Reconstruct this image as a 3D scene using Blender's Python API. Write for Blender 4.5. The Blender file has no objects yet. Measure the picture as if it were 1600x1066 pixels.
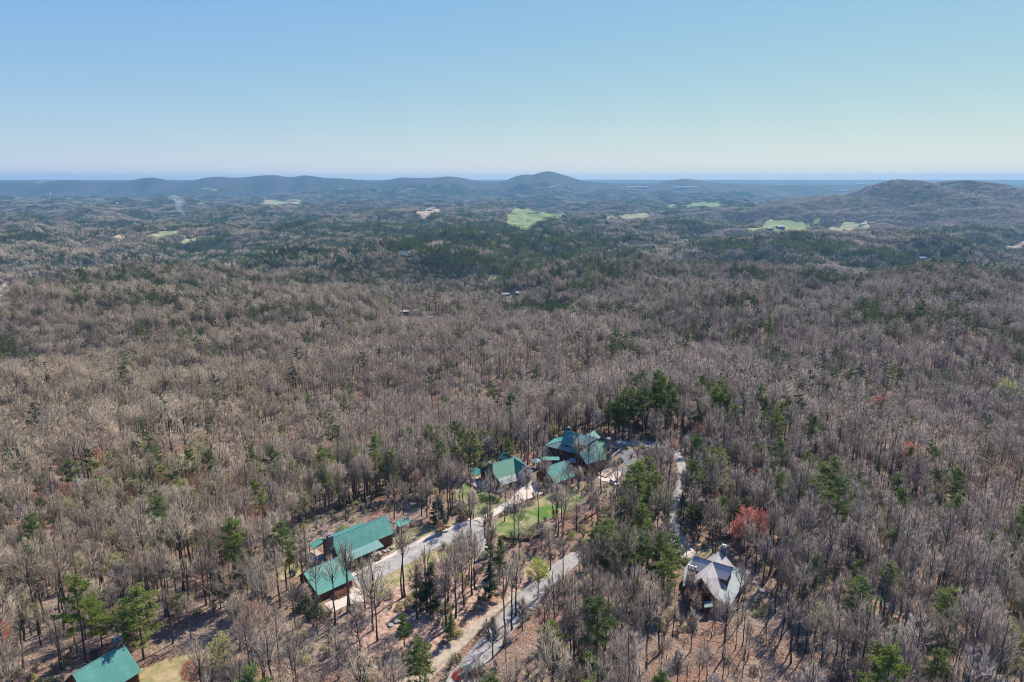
import bpy, math, random
import numpy as np
from mathutils import Vector
R = math.radians
random.seed(7); rng = np.random.default_rng(7)
SC = bpy.context.scene
COL = SC.collection

# ------------------------------------------------------------------ camera, sky, sun, exposure
FP = 1067.0; YH = 280.0; CAMZ = 400.0
PITCH = math.atan((533 - YH) / FP)
cam_d = bpy.data.cameras.new('camera'); cam = bpy.data.objects.new('camera', cam_d); COL.objects.link(cam)
cam.location = (0, 0, CAMZ); cam.rotation_euler = (math.pi / 2 - PITCH, 0, 0)
cam_d.sensor_width = 36.0; cam_d.lens = 36.0 * FP / 1600; cam_d.clip_start = 1.0; cam_d.clip_end = 300000
SC.camera = cam
SUN_EL, SUN_AZ = 47.0, 38.0            # azimuth measured from +Y (ahead) towards +X (right)
w = bpy.data.worlds.new('World'); SC.world = w; w.use_nodes = True
nt = w.node_tree; bg = nt.nodes['Background']
sky = nt.nodes.new('ShaderNodeTexSky'); sky.sky_type = 'NISHITA'; sky.sun_disc = False
sky.sun_elevation = R(SUN_EL); sky.sun_rotation = R(SUN_AZ); sky.altitude = 1500
sky.air_density = 1.0; sky.dust_density = 0.0; sky.ozone_density = 1.0
sepc = nt.nodes.new('ShaderNodeSeparateColor'); comb = nt.nodes.new('ShaderNodeCombineColor'); nt.links.new(sky.outputs[0], sepc.inputs[0])
for ch, (pw, kk) in enumerate(((.80, .91), (.50, 1.80), (-0.12, 7.1))):      # the soft tone curve of the photograph's sky, the same all round
    a = nt.nodes.new('ShaderNodeMath'); a.operation = 'POWER'; a.inputs[1].default_value = pw; nt.links.new(sepc.outputs[ch], a.inputs[0])
    b = nt.nodes.new('ShaderNodeMath'); b.operation = 'MULTIPLY'; b.inputs[1].default_value = kk; nt.links.new(a.outputs[0], b.inputs[0]); nt.links.new(b.outputs[0], comb.inputs[ch])
nt.links.new(comb.outputs[0], bg.inputs[0]); bg.inputs[1].default_value = 0.087
sd = bpy.data.lights.new('sun', 'SUN'); sd.energy = 5.0; sd.angle = R(0.5); sd.color = (1.0, 0.95, 0.87)
sun = bpy.data.objects.new('sun', sd); COL.objects.link(sun)
S = Vector((math.sin(R(SUN_AZ)) * math.cos(R(SUN_EL)), math.cos(R(SUN_AZ)) * math.cos(R(SUN_EL)), math.sin(R(SUN_EL))))
sun.rotation_euler = (-S).to_track_quat('-Z', 'Y').to_euler()
vs = SC.view_settings
vs.view_transform = 'Standard'; vs.look = 'None'; vs.gamma = 1.0; vs.exposure = 0.66; vs.use_curve_mapping = False
HAZE = 4.4e-5
cy = SC.cycles
cy.max_bounces = 4; cy.diffuse_bounces = 2; cy.glossy_bounces = 2; cy.transmission_bounces = 2; cy.volume_bounces = 0
cy.transparent_max_bounces = 8; cy.caustics_reflective = False; cy.caustics_refractive = False
cy.filter_width = 1.05; cy.use_denoising = True; cy.denoiser = 'OPENIMAGEDENOISE'; cy.denoising_input_passes = 'RGB_ALBEDO_NORMAL'; cy.denoising_prefilter = 'ACCURATE'

# ------------------------------------------------------------------ terrain height and pixel helpers
def smooth(t):
    t = np.clip(t, 0, 1); return t * t * (3 - 2 * t)
def ray(px, py):
    u = (px - 800) / FP; v = (py - 533) / FP
    return np.array([u, math.cos(PITCH) - v * math.sin(PITCH), -(math.sin(PITCH) + v * math.cos(PITCH))])
def proj(x, y, z):
    z = z - CAMZ
    f = y * math.cos(PITCH) - z * math.sin(PITCH); up = y * math.sin(PITCH) + z * math.cos(PITCH)
    f = np.where(f < 1, 1e-3, f)
    return 800 + FP * x / f, 533 - FP * up / f
_perm = np.random.default_rng(3).random((256, 256))
def vnoise(x, y):
    xi = np.floor(x).astype(int); yi = np.floor(y).astype(int); fx = x - xi; fy = y - yi
    fx = fx * fx * (3 - 2 * fx); fy = fy * fy * (3 - 2 * fy)
    g = lambda a, b: _perm[a & 255, b & 255]
    return (g(xi, yi) * (1 - fx) + g(xi + 1, yi) * fx) * (1 - fy) + (g(xi, yi + 1) * (1 - fx) + g(xi + 1, yi + 1) * fx) * fy
def fbm(x, y, o=4):
    s = 0; a = 0.5
    for k in range(o):
        s = s + a * (vnoise(x + 17.3 * k, y + 9.1 * k) - .5); x = x * 2.03; y = y * 2.03; a *= .5
    return s * 2
def ridged(x, y, o=3):
    s = 0; a = 0.6
    for k in range(o):
        s = s + a * (1 - 2 * np.abs(vnoise(x + 5.7 * k, y + 3.3 * k) - .5) * 2); x = x * 2.1; y = y * 2.1; a *= .42
    return s
def segd(x, y, a, b):
    ax, ay = a; bx, by = b; dx, dy = bx - ax, by - ay
    t = np.clip(((x - ax) * dx + (y - ay) * dy) / (dx * dx + dy * dy), 0, 1)
    return np.hypot(x - ax - t * dx, y - ay - t * dy)
# the far range, as a ridge line 13 km away: bearing (as view x) and crest height (as view y)
RIDGE = np.array([(-400, 286), (0, 284.5), (60, 283.5), (100, 281.5), (150, 284), (200, 283), (222, 278.5), (237, 277.3), (252, 279.5), (272, 284), (300, 282.5), (322, 277.5), (345, 275.8), (362, 278), (385, 277), (400, 275), (415, 274), (435, 273.8),
                  (447, 277), (460, 276.5), (475, 273.8), (490, 275.5), (510, 278.5), (535, 279), (560, 281), (585, 284), (605, 281.5), (625, 277.5), (640, 277.8), (655, 278.3), (675, 278), (700, 275.5), (712, 276.5), (730, 279.5), (748, 284), (770, 284.5),
                  (786, 284), (800, 277.5), (818, 272.3), (832, 273.8), (845, 269.5), (857, 267.2), (868, 269.5), (880, 273.5), (893, 277), (907, 282), (925, 284), (960, 287), (1020, 286.5), (1045, 283), (1060, 280.3), (1072, 279.3), (1085, 280.8), (1100, 283.5), (1130, 286), (1180, 288.5), (1600, 290), (2100, 292)], float)
_rx = np.arange(-400, 2101, 2.0); _ry = np.convolve(np.pad(np.interp(_rx, RIDGE[:, 0], RIDGE[:, 1]), 4, mode='edge'), np.array([1, 4, 8, 11, 12, 11, 8, 4, 1]) / 60, 'valid')
HILLS = [  # skyline px, py, distance, sigma x m, sigma y m
    (1396, 283, 6000, 270, 750), (1490, 284.5, 6050, 430, 850), (1440, 297, 5950, 640, 950), (1610, 316, 6300, 620, 1000), (1300, 306, 6100, 420, 800), (1225, 319, 6200, 560, 700), (1150, 329, 6300, 600, 500),
    (730, 325, 6200, 330, 420), (670, 333, 6100, 260, 380), (810, 330, 6400, 330, 420), (1090, 306, 12500, 700, 900), (1170, 307, 12500, 600, 900),
    (1000, 338, 5200, 300, 300), (880, 328, 7200, 500, 300)]
def H(x, y):
    x = np.asarray(x, float); y = np.asarray(y, float)
    d = np.minimum(segd(x, y, (-175, 60), (80, 297)) - 34, segd(x, y, (-20, 60), (72, 185)) - 34)
    d = np.minimum(d, segd(x, y, (72, 185), (60, 290)) - 24)
    d = np.sqrt(np.maximum(d, 0) ** 2 + 1) - 1
    s = -0.72 * (x + 50) + 0.7 * (y - 185)
    lf = smooth(s / 120 + .2)
    drop = 115 + 42 * (1 - np.exp(-d / (150 - 20 * lf))) + 112 * smooth((d - 300) / 1850) + (41 - 6 * lf) * smooth((d - 1500) / 6000)
    z = CAMZ - drop
    z = z + 34 * smooth((d - 10) / 160) * fbm(x / 210 + 28, y / 210 + 43.1, 3)
    z = z + (66 * smooth((d - 60) / 500) + 26 * smooth((d - 1000) / 1500)) * fbm(x / 560 + 26.2, y / 480 + 21.8, 4) * (1 - .5 * smooth((d - 9000) / 9000))
    z = z + 38 * smooth((d - 500) / 2200) * (ridged(x / 1500 + .7, y / 1200 + 35.5) - .45)
    ru, rw = .82 * x + .57 * y, -.57 * x + .82 * y      # spurs running up to the right
    z = z + 34 * smooth((d - 50) / 330) * (1 - .4 * smooth((d - 1500) / 2500)) * (ridged(ru / 950 + 39.5, rw / 300 + 9.8, 2) - .45)
    z = z + 30 * smooth((d - 6000) / 6000) * fbm(x / 3600 + .7, y / 2600 + 6.1, 4)
    r = np.hypot(x, y)
    # a wooded spur crossing on the left and the green hill beyond it
    def gauss(cx, cy, sx, sy, a, rot=0):
        c, q = math.cos(rot), math.sin(rot); u = (x - cx) * c + (y - cy) * q; v = -(x - cx) * q + (y - cy) * c
        return a * np.exp(-.5 * ((u / sx) ** 2 + (v / sy) ** 2))
    z = z + gauss(-760, 1400, 420, 190, 14, .05) + gauss(-330, 1900, 330, 200, 30) + gauss(150, 760, 420, 60, 9, .25) + gauss(-820, 2650, 500, 240, 26)
    z = z - gauss(-420, 2440, 160, 110, 26) + gauss(0, 2700, 420, 190, 40) + gauss(520, 2350, 400, 170, 22) + gauss(1100, 2500, 420, 170, 16, -.2)
    base = CAMZ - 318
    z0 = z
    for px, py, D, sx, sy in HILLS:
        cx = (px - 800) / FP * D; top = CAMZ - (py - YH) / FP * D * 1.03
        g = np.exp(-.5 * (((x - cx) / sx) ** 2 + ((y - D) / sy) ** 2))
        z = np.maximum(z, z0 * (1 - g) + (top - 5) * g)
    c_ = math.cos(PITCH); yy = np.maximum(y, 1.0); crest = np.interp(800 + FP * x / (yy * c_), _rx, _ry, left=300, right=300)
    top = CAMZ + (YH - crest) * 13000 * c_ * c_ / FP; dd = (y - 13000) / (760 * (1 + .8 * fbm(x / 600, y / 2600, 3))); dd = np.where(y > 13000, (y - 13000) / 2500, dd)
    g = np.exp(-.5 * dd ** 2) * (y > 0); z = np.maximum(z, np.minimum(z, base + 30) * (1 - g) + top * g)
    z = z + np.maximum(378 - z, 0) * smooth((r - 14500) / 12500)      # the land rises to the far horizon
    return z
def at(px, py, h=0.0):
    """the point h above the ground seen at this pixel"""
    d = ray(px, py); t = np.concatenate([np.arange(60, 900, 1.0), np.geomspace(900, 70000, 3500)])
    X = d[0] * t; Y = d[1] * t; Z = CAMZ + d[2] * t
    below = Z < H(X, Y) + h
    i = int(np.argmax(below)) if below.any() else len(t) - 1
    lo, hi = t[max(i - 1, 0)], t[i]
    for _ in range(12):
        m = (lo + hi) / 2
        if CAMZ + d[2] * m < float(H(d[0] * m, d[1] * m)) + h: hi = m
        else: lo = m
    return float(d[0] * hi), float(d[1] * hi)
def gz(x, y): return float(H(x, y))
def inpoly(x, y, poly):
    r = np.zeros(np.shape(x), bool); n = len(poly)
    for i in range(n):
        x0, y0 = poly[i]; x1, y1 = poly[(i + 1) % n]
        c = ((y0 > y) != (y1 > y)) & (x < (x1 - x0) * (y - y0) / ((y1 - y0) or 1e-9) + x0)
        r ^= c
    return r
def world_poly(pp): return [at(*p) for p in pp]

# ------------------------------------------------------------------ materials
def mat(name, color, rough=.85, noise=None, scale=1.0, amount=.3, spec=.3, bump=0, metallic=0, translucent=0, coords='Object', dist=.05):
    m = bpy.data.materials.new(name); m.use_nodes = True; t = m.node_tree; b = t.nodes['Principled BSDF']
    b.inputs['Roughness'].default_value = rough; b.inputs['Metallic'].default_value = metallic
    b.inputs['Specular IOR Level'].default_value = spec
    b.inputs['Base Color'].default_value = (*color, 1)
    m.diffuse_color = (*color, 1)
    if noise:
        tc = t.nodes.new('ShaderNodeTexCoord'); n = t.nodes.new('ShaderNodeTexNoise'); n.inputs['Scale'].default_value = scale
        n.inputs['Detail'].default_value = 6; t.links.new(tc.outputs[coords], n.inputs[0])
        r = t.nodes.new('ShaderNodeValToRGB'); r.color_ramp.elements[0].position = .5 - amount; r.color_ramp.elements[1].position = .5 + amount
        r.color_ramp.elements[0].color = (*color, 1); r.color_ramp.elements[1].color = (*noise, 1)
        t.links.new(n.outputs[0], r.inputs[0]); t.links.new(r.outputs[0], b.inputs['Base Color'])
        if bump:
            bp = t.nodes.new('ShaderNodeBump'); bp.inputs['Strength'].default_value = bump; bp.inputs['Distance'].default_value = dist
            t.links.new(n.outputs[0], bp.inputs['Height']); t.links.new(bp.outputs[0], b.inputs['Normal'])
    return m
def plant_mat(name, cols, rough=.9, trans=0.0, left=None, locscale=.006):
    """colour varies from plant to plant (object random) and slowly over the land (object location)"""
    m = bpy.data.materials.new(name); m.use_nodes = True; t = m.node_tree; b = t.nodes['Principled BSDF']
    b.inputs['Roughness'].default_value = rough; b.inputs['Specular IOR Level'].default_value = .15
    oi = t.nodes.new('ShaderNodeObjectInfo')
    r = t.nodes.new('ShaderNodeValToRGB'); cr = r.color_ramp
    while len(cr.elements) < len(cols): cr.elements.new(.5)
    for i, c in enumerate(cols): cr.elements[i].position = i / (len(cols) - 1); cr.elements[i].color = (*c, 1)
    n = t.nodes.new('ShaderNodeTexNoise'); n.inputs['Scale'].default_value = locscale; n.inputs['Detail'].default_value = 3
    t.links.new(oi.outputs['Location'], n.inputs[0])
    ad = t.nodes.new('ShaderNodeMath'); ad.operation = 'MULTIPLY_ADD'; ad.inputs[1].default_value = 1.7; ad.inputs[2].default_value = -.35 - .275
    t.links.new(n.outputs[0], ad.inputs[0])
    a2 = t.nodes.new('ShaderNodeMath'); a2.operation = 'MULTIPLY_ADD'; a2.inputs[1].default_value = .55; t.links.new(oi.outputs['Random'], a2.inputs[0]); t.links.new(ad.outputs[0], a2.inputs[2])
    a3 = t.nodes.new('ShaderNodeMath'); a3.operation = 'ADD'; a3.inputs[1].default_value = .25; a3.use_clamp = True; t.links.new(a2.outputs[0], a3.inputs[0])
    t.links.new(a3.outputs[0], r.inputs[0])
    out = r.outputs[0]
    if left:   # colour that belongs to the woods on the drier western slope
        sx = t.nodes.new('ShaderNodeSeparateXYZ'); t.links.new(oi.outputs['Location'], sx.inputs[0])
        dv = t.nodes.new('ShaderNodeMath'); dv.operation = 'DIVIDE'; t.links.new(sx.outputs[0], dv.inputs[0])
        ay = t.nodes.new('ShaderNodeMath'); ay.operation = 'ADD'; ay.inputs[1].default_value = 200; t.links.new(sx.outputs[1], ay.inputs[0]); t.links.new(ay.outputs[0], dv.inputs[1])
        mr = t.nodes.new('ShaderNodeMapRange'); mr.inputs[1].default_value = -.35; mr.inputs[2].default_value = .25; t.links.new(dv.outputs[0], mr.inputs[0])
        mx = t.nodes.new('ShaderNodeMix'); mx.data_type = 'RGBA'; mx.blend_type = 'MULTIPLY'; mx.inputs[0].default_value = 1
        rr = t.nodes.new('ShaderNodeValToRGB'); rr.color_ramp.elements[0].color = (*left, 1); rr.color_ramp.elements[1].color = (1.0, .955, .93, 1)
        t.links.new(mr.outputs[0], rr.inputs[0]); t.links.new(out, mx.inputs[6]); t.links.new(rr.outputs[0], mx.inputs[7]); out = mx.outputs[2]
    t.links.new(out, b.inputs['Base Color'])
    if trans:
        tr = t.nodes.new('ShaderNodeBsdfTranslucent'); t.links.new(out, tr.inputs[0])
        mi = t.nodes.new('ShaderNodeMixShader'); mi.inputs[0].default_value = trans
        t.links.new(b.outputs[0], mi.inputs[1]); t.links.new(tr.outputs[0], mi.inputs[2]); t.links.new(mi.outputs[0], t.nodes['Material Output'].inputs[0])
    return m
M = {}
M['trunk'] = plant_mat('bark', [(.03, .025, .022), (.06, .05, .045), (.13, .113, .10)])
M['twig'] = plant_mat('twigs', [(.15, .11, .08), (.31, .25, .19), (.45, .38, .305), (.21, .17, .14), (.38, .32, .265)], left=(1.06, 1.0, .86))
M['needle'] = plant_mat('pine_needles', [(.055, .09, .028), (.10, .14, .036), (.15, .19, .055)], rough=.7, trans=.3)
M['needle_bright'] = plant_mat('bright_needles', [(.12, .17, .03), (.17, .215, .04), (.20, .235, .06)], rough=.7, trans=.35)
M['needle_dark'] = plant_mat('dark_needles', [(.03, .048, .026), (.05, .072, .036)], rough=.7, trans=.15)
M['pinebark'] = plant_mat('pine_bark', [(.05, .04, .036), (.11, .085, .07)])
M['red_bud'] = plant_mat('red_buds', [(.72, .16, .09), (.82, .28, .18)], trans=.4)
M['orange_bud'] = plant_mat('orange_buds', [(.36, .15, .08), (.42, .20, .13)], trans=.4)
M['lime_leaf'] = plant_mat('lime_leaves', [(.48, .54, .06), (.56, .60, .11)], trans=.45)
M['bud_leaf'] = plant_mat('spring_buds', [(.32, .33, .09), (.46, .44, .14), (.38, .38, .18)], trans=.4)
M['pale_bud'] = plant_mat('pale_blossom', [(.42, .38, .35), (.50, .46, .42)], trans=.3)
M['shrub'] = plant_mat('shrub_leaves', [(.03, .06, .025), (.07, .10, .045), (.10, .13, .06)], trans=.2)
M['shrub_gold'] = plant_mat('gold_shrub', [(.18, .16, .035), (.26, .20, .05)], trans=.2)
M['brush'] = plant_mat('brush', [(.20, .13, .10), (.28, .20, .15), (.22, .19, .16), (.19, .20, .12)])
M['metal_roof'] = mat('green_metal_roof', (.065, .215, .17), .62, (.10, .26, .205), .5, .18, .18)
M['metal_roof2'] = mat('mid_green_metal_roof', (.06, .18, .105), .62, (.085, .22, .14), .35, .3, .18)
M['metal_roof3'] = mat('pale_green_metal_roof', (.12, .245, .20), .62, (.16, .29, .25), .5, .2, .18)
M['porch_roof'] = mat('weathered_porch_roof', (.20, .23, .21), .6, (.30, .33, .30), .8, .3, .3)
M['gray_roof'] = mat('taupe_metal_roof', (.36, .325, .29), .7, (.45, .41, .37), .5, .2, .15)
M['skirt_roof'] = mat('pale_verdigris_roof', (.15, .19, .175), .6, (.22, .26, .245), .5, .25, .3)
M['ridge'] = mat('ridge_cap', (.13, .30, .27), .4)
M['ridge_gray'] = mat('ridge_cap_taupe', (.40, .36, .34), .4)
M['stone'] = mat('stone', (.12, .085, .065), .9, (.30, .23, .19), 1.6, .15, .2, .8)
M['stone_gray'] = mat('grey_stone', (.07, .07, .075), .9, (.22, .21, .21), 1.4, .15, .2, .8)
M['log'] = mat('brown_logs', (.15, .055, .03), .75, (.24, .10, .055), 1.2, .25, .3)
M['log_dark'] = mat('dark_logs', (.07, .04, .03), .8, (.12, .07, .05), 1.2, .25, .3)
M['trim'] = mat('brown_trim', (.10, .06, .04), .7)
M['glass'] = mat('window_glass', (.02, .025, .03), .08, spec=.8)
M['metal_dark'] = mat('dark_metal', (.02, .02, .022), .35, metallic=.6)
M['metal_bright'] = mat('bright_flue', (.4, .4, .42), .5, metallic=.5)
M['white'] = mat('white_paint', (.75, .74, .72), .5)
M['wood_pale'] = mat('weathered_wood', (.34, .25, .20), .85, (.42, .33, .27), 2, .3)
M['asphalt'] = mat('grey_asphalt', (.235, .21, .18), .9, (.37, .335, .29), .5, .2, .2, .4, dist=.02)
M['asphalt_new'] = mat('dark_asphalt', (.11, .105, .10), .9, (.18, .17, .165), .4, .2, .2)
M['concrete'] = mat('tan_concrete', (.46, .37, .29), .9, (.55, .46, .37), .6, .3, .2)
M['gravel_tan'] = mat('tan_gravel', (.27, .21, .15), .95, (.44, .35, .25), .8, .16, .1, .6, dist=.05)
M['boulder'] = mat('boulder_stone', (.22, .19, .17), .9, (.40, .36, .32), 1.0, .25, .2, .7)
M['mulch'] = mat('mulch', (.10, .075, .065), .95, (.17, .13, .11), 1.5, .3, .1, .6)
M['lawn'] = mat('lawn', (.085, .15, .03), .95, (.28, .23, .12), .22, .10, .1, .5, dist=.1)
M['straw'] = mat('dry_grass', (.38, .27, .15), .95, (.19, .18, .07), .5, .13, .1, .5)
M['clay'] = mat('leaf_bank', (.20, .11, .075), .95, (.47, .31, .22), .8, .14, .1, .7, dist=.15)
M['pasture'] = mat('pasture_grass', (.15, .20, .06), .95, (.23, .25, .11), .012, .12, .1)
M['pasture_tan'] = mat('tan_pasture', (.30, .26, .16), .95, (.22, .23, .09), .02, .12, .1)
M['bare_earth'] = mat('bare_earth', (.32, .24, .15), .95, (.40, .31, .20), .03, .3, .1)
M['far_white'] = mat('far_white_roof', (.33, .325, .31), .85)
M['far_gray'] = mat('far_grey_roof', (.22, .21, .22), .7)
M['pond'] = mat('pond_water', (.03, .06, .055), .35, (.05, .09, .08), .01, .3, .3)
M['car_white'] = mat('white_car_paint', (.7, .7, .7), .25, spec=.6)
M['car_dark'] = mat('dark_car_paint', (.02, .025, .03), .2, spec=.7)
M['tyre'] = mat('rubber', (.02, .02, .02), .8)
M['azalea'] = plant_mat('red_azalea', [(.42, .05, .04), (.50, .10, .08)], trans=.3)

def ground_material():
    m = bpy.data.materials.new('forest_floor'); m.use_nodes = True; t = m.node_tree; b = t.nodes['Principled BSDF']
    b.inputs['Roughness'].default_value = .95; b.inputs['Specular IOR Level'].default_value = .1
    g = t.nodes.new('ShaderNodeNewGeometry')
    def noise(sc, det=6, rough=.6):
        n = t.nodes.new('ShaderNodeTexNoise'); n.inputs['Scale'].default_value = sc; n.inputs['Detail'].default_value = det; n.inputs['Roughness'].default_value = rough
        t.links.new(g.outputs['Position'], n.inputs[0]); return n.outputs[0]
    def ramp(src, els):
        r = t.nodes.new('ShaderNodeValToRGB'); cr = r.color_ramp
        while len(cr.elements) < len(els): cr.elements.new(.5)
        for i, (p, c) in enumerate(els): cr.elements[i].position = p; cr.elements[i].color = (*c, 1)
        t.links.new(src, r.inputs[0]); return r.outputs[0]
    def mix(f, a, c):
        x = t.nodes.new('ShaderNodeMix'); x.data_type = 'RGBA'; t.links.new(f, x.inputs[0]); t.links.new(a, x.inputs[6]); t.links.new(c, x.inputs[7]); return x.outputs[2]
    fine = noise(1.6, 8, .75)
    leaf = ramp(fine, [(.32, (.15, .10, .07)), (.47, (.35, .245, .175)), (.60, (.48, .365, .275)), (.72, (.34, .29, .20))])
    red = ramp(fine, [(.35, (.20, .10, .065)), (.55, (.42, .245, .16)), (.70, (.50, .36, .255))])
    near = mix(ramp(noise(.035, 3), [(.42, (0, 0, 0)), (.60, (1, 1, 1))]), leaf, red)
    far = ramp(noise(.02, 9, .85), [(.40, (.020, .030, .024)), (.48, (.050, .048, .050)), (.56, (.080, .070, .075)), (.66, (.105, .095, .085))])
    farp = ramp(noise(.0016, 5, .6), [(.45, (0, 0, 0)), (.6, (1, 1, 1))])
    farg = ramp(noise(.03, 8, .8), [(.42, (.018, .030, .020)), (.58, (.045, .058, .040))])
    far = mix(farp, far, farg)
    field = ramp(noise(.0011, 4, .55), [(.690, (0, 0, 0)), (.700, (1, 1, 1))])
    pas = ramp(noise(.0021, 1), [(.4, (.20, .26, .08)), (.6, (.33, .28, .17))])
    cd = t.nodes.new('ShaderNodeVectorMath'); cd.operation = 'LENGTH'; t.links.new(g.outputs['Position'], cd.inputs[0])
    far2 = mix(field, far, pas)
    mf = t.nodes.new('ShaderNodeMapRange'); mf.inputs[1].default_value = 11000; mf.inputs[2].default_value = 13000; t.links.new(cd.outputs['Value'], mf.inputs[0])
    far = mix(mf.outputs[0], far, far2)
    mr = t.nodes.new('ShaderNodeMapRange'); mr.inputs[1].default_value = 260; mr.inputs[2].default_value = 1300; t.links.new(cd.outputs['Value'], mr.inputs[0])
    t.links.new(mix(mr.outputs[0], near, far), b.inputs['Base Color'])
    bp = t.nodes.new('ShaderNodeBump'); bp.inputs['Strength'].default_value = .7; bp.inputs['Distance'].default_value = .25
    t.links.new(fine, bp.inputs['Height'])
    bp2 = t.nodes.new('ShaderNodeBump'); bp2.inputs['Strength'].default_value = .8; bp2.inputs['Distance'].default_value = 14
    t.links.new(noise(.022, 9, .8), bp2.inputs['Height']); t.links.new(bp.outputs[0], bp2.inputs['Normal']); t.links.new(bp2.outputs[0], b.inputs['Normal'])
    return m
M['ground'] = ground_material()

# ------------------------------------------------------------------ object helpers
def tag(o, label=None, cat=None, group=None, kind=None):
    if label: o['label'] = label
    if cat: o['category'] = cat
    if group: o['group'] = group
    if kind: o['kind'] = kind
    return o
def mesh_obj(name, me, parent=None, loc=None, rz=0):
    o = bpy.data.objects.new(name, me); COL.objects.link(o)
    if parent: o.parent = parent
    if loc is not None: o.location = loc
    if rz: o.rotation_euler = (0, 0, rz)
    return o
def empty(name, loc, rz=0):
    o = bpy.data.objects.new(name, None); COL.objects.link(o); o.location = loc; o.rotation_euler = (0, 0, rz); o.empty_display_size = .5
    return o
def me_from(name, verts, faces, mats, mi=None, smooth_=False):
    me = bpy.data.meshes.new(name); me.from_pydata([tuple(map(float, v)) for v in verts], [], faces)
    for m in (mats if isinstance(mats, (list, tuple)) else [mats]): me.materials.append(m)
    if mi is not None: me.polygons.foreach_set('material_index', mi)
    if smooth_: me.polygons.foreach_set('use_smooth', [True] * len(me.polygons))
    me.update(); return me
def unit_(v): return v / (np.linalg.norm(v, axis=-1, keepdims=True) + 1e-9)
class TriMesh:
    """collects triangles as numpy arrays"""
    def __init__(s): s.v = []; s.f = []; s.m = []; s.n = 0
    def add(s, v, f, m):
        s.v.append(v); s.f.append(f + s.n); s.m.append(np.full(len(f), m)); s.n += len(v)
    @staticmethod
    def frame(d):
        a = np.where(np.abs(d[:, 2:3]) < .9, np.array([[0, 0, 1.]]), np.array([[1., 0, 0]]))
        x = np.cross(d, a); x /= np.linalg.norm(x, axis=1, keepdims=True) + 1e-9
        return x, np.cross(d, x)
    def tubes(s, p0, p1, r0, r1, n, m=0):
        p0 = np.asarray(p0, float); p1 = np.asarray(p1, float); k = len(p0)
        if not k: return
        r0 = np.broadcast_to(r0, (k,)); r1 = np.broadcast_to(r1, (k,))
        d = p1 - p0; d /= np.linalg.norm(d, axis=1, keepdims=True) + 1e-9; x, y = s.frame(d)
        a = np.arange(n) * 2 * np.pi / n; c = np.cos(a)[None, :, None]; q = np.sin(a)[None, :, None]
        ring = x[:, None] * c + y[:, None] * q
        v = np.concatenate([p0[:, None] + ring * r0[:, None, None], p1[:, None] + ring * r1[:, None, None]], 1).reshape(-1, 3)
        i = np.arange(n); j = (i + 1) % n
        f = np.concatenate([np.stack([i, j, j + n], 1), np.stack([i, j + n, i + n], 1)])
        s.add(v, (f[None] + (np.arange(k) * 2 * n)[:, None, None]).reshape(-1, 3), m)
    def pipe(s, P, r, n, m=0):
        P = np.asarray(P, float); k = len(P); a = np.arange(n) * 2 * np.pi / n
        d = unit_(np.gradient(P, axis=0)); x, y = s.frame(d)
        v = (P[:, None] + (x[:, None] * np.cos(a)[None, :, None] + y[:, None] * np.sin(a)[None, :, None]) * np.asarray(r)[:, None, None]).reshape(-1, 3)
        i = np.arange(n); j = (i + 1) % n; f = np.concatenate([np.stack([i, j, j + n], 1), np.stack([i, j + n, i + n], 1)])
        s.add(v, (f[None] + (np.arange(k - 1) * n)[:, None, None]).reshape(-1, 3), m)
    def spikes(s, p0, p1, r, m=0):
        p0 = np.asarray(p0, float); p1 = np.asarray(p1, float); k = len(p0)
        if not k: return
        r = np.broadcast_to(r, (k,)); d = p1 - p0; d /= np.linalg.norm(d, axis=1, keepdims=True) + 1e-9; x, y = s.frame(d)
        a = np.arange(3) * 2 * np.pi / 3
        ring = x[:, None] * np.cos(a)[None, :, None] + y[:, None] * np.sin(a)[None, :, None]
        v = np.concatenate([p0[:, None] + ring * r[:, None, None], p1[:, None]], 1).reshape(-1, 3)
        f = np.array([[0, 1, 3], [1, 2, 3], [2, 0, 3]])
        s.add(v, (f[None] + (np.arange(k) * 4)[:, None, None]).reshape(-1, 3), m)
    def leaves(s, c, size, m=0, flat=.5, g=None):
        g = g or rng
        c = np.asarray(c, float); k = len(c)
        if not k: return
        size = np.broadcast_to(size, (k,))
        a = g.normal(size=(k, 3)); a[:, 2] *= flat; a /= np.linalg.norm(a, axis=1, keepdims=True)
        b = g.normal(size=(k, 3)); b[:, 2] *= flat; b = b - a * (a * b).sum(1, keepdims=True); b /= np.linalg.norm(b, axis=1, keepdims=True)
        S_ = size[:, None]
        v = np.stack([c + a * S_, c - a * S_ * .5 + b * S_ * .6, c - a * S_ * .5 - b * S_ * .6], 1).reshape(-1, 3)
        s.add(v, (np.arange(3)[None] + (np.arange(k) * 3)[:, None])[:, None].reshape(-1, 3), m)
    def build(s, name, mats):
        v = np.concatenate(s.v); f = np.concatenate(s.f); m = np.concatenate(s.m)
        me = bpy.data.meshes.new(name); me.vertices.add(len(v)); me.vertices.foreach_set('co', v.astype(np.float32).ravel())
        me.loops.add(len(f) * 3); me.loops.foreach_set('vertex_index', f.astype(np.int32).ravel())
        me.polygons.add(len(f)); me.polygons.foreach_set('loop_start', np.arange(len(f), dtype=np.int32) * 3)
        me.polygons.foreach_set('loop_total', np.full(len(f), 3, np.int32)); me.polygons.foreach_set('material_index', m.astype(np.int32))
        for k in mats: me.materials.append(M[k] if isinstance(k, str) else k)
        me.update(calc_edges=True); return me

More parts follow.
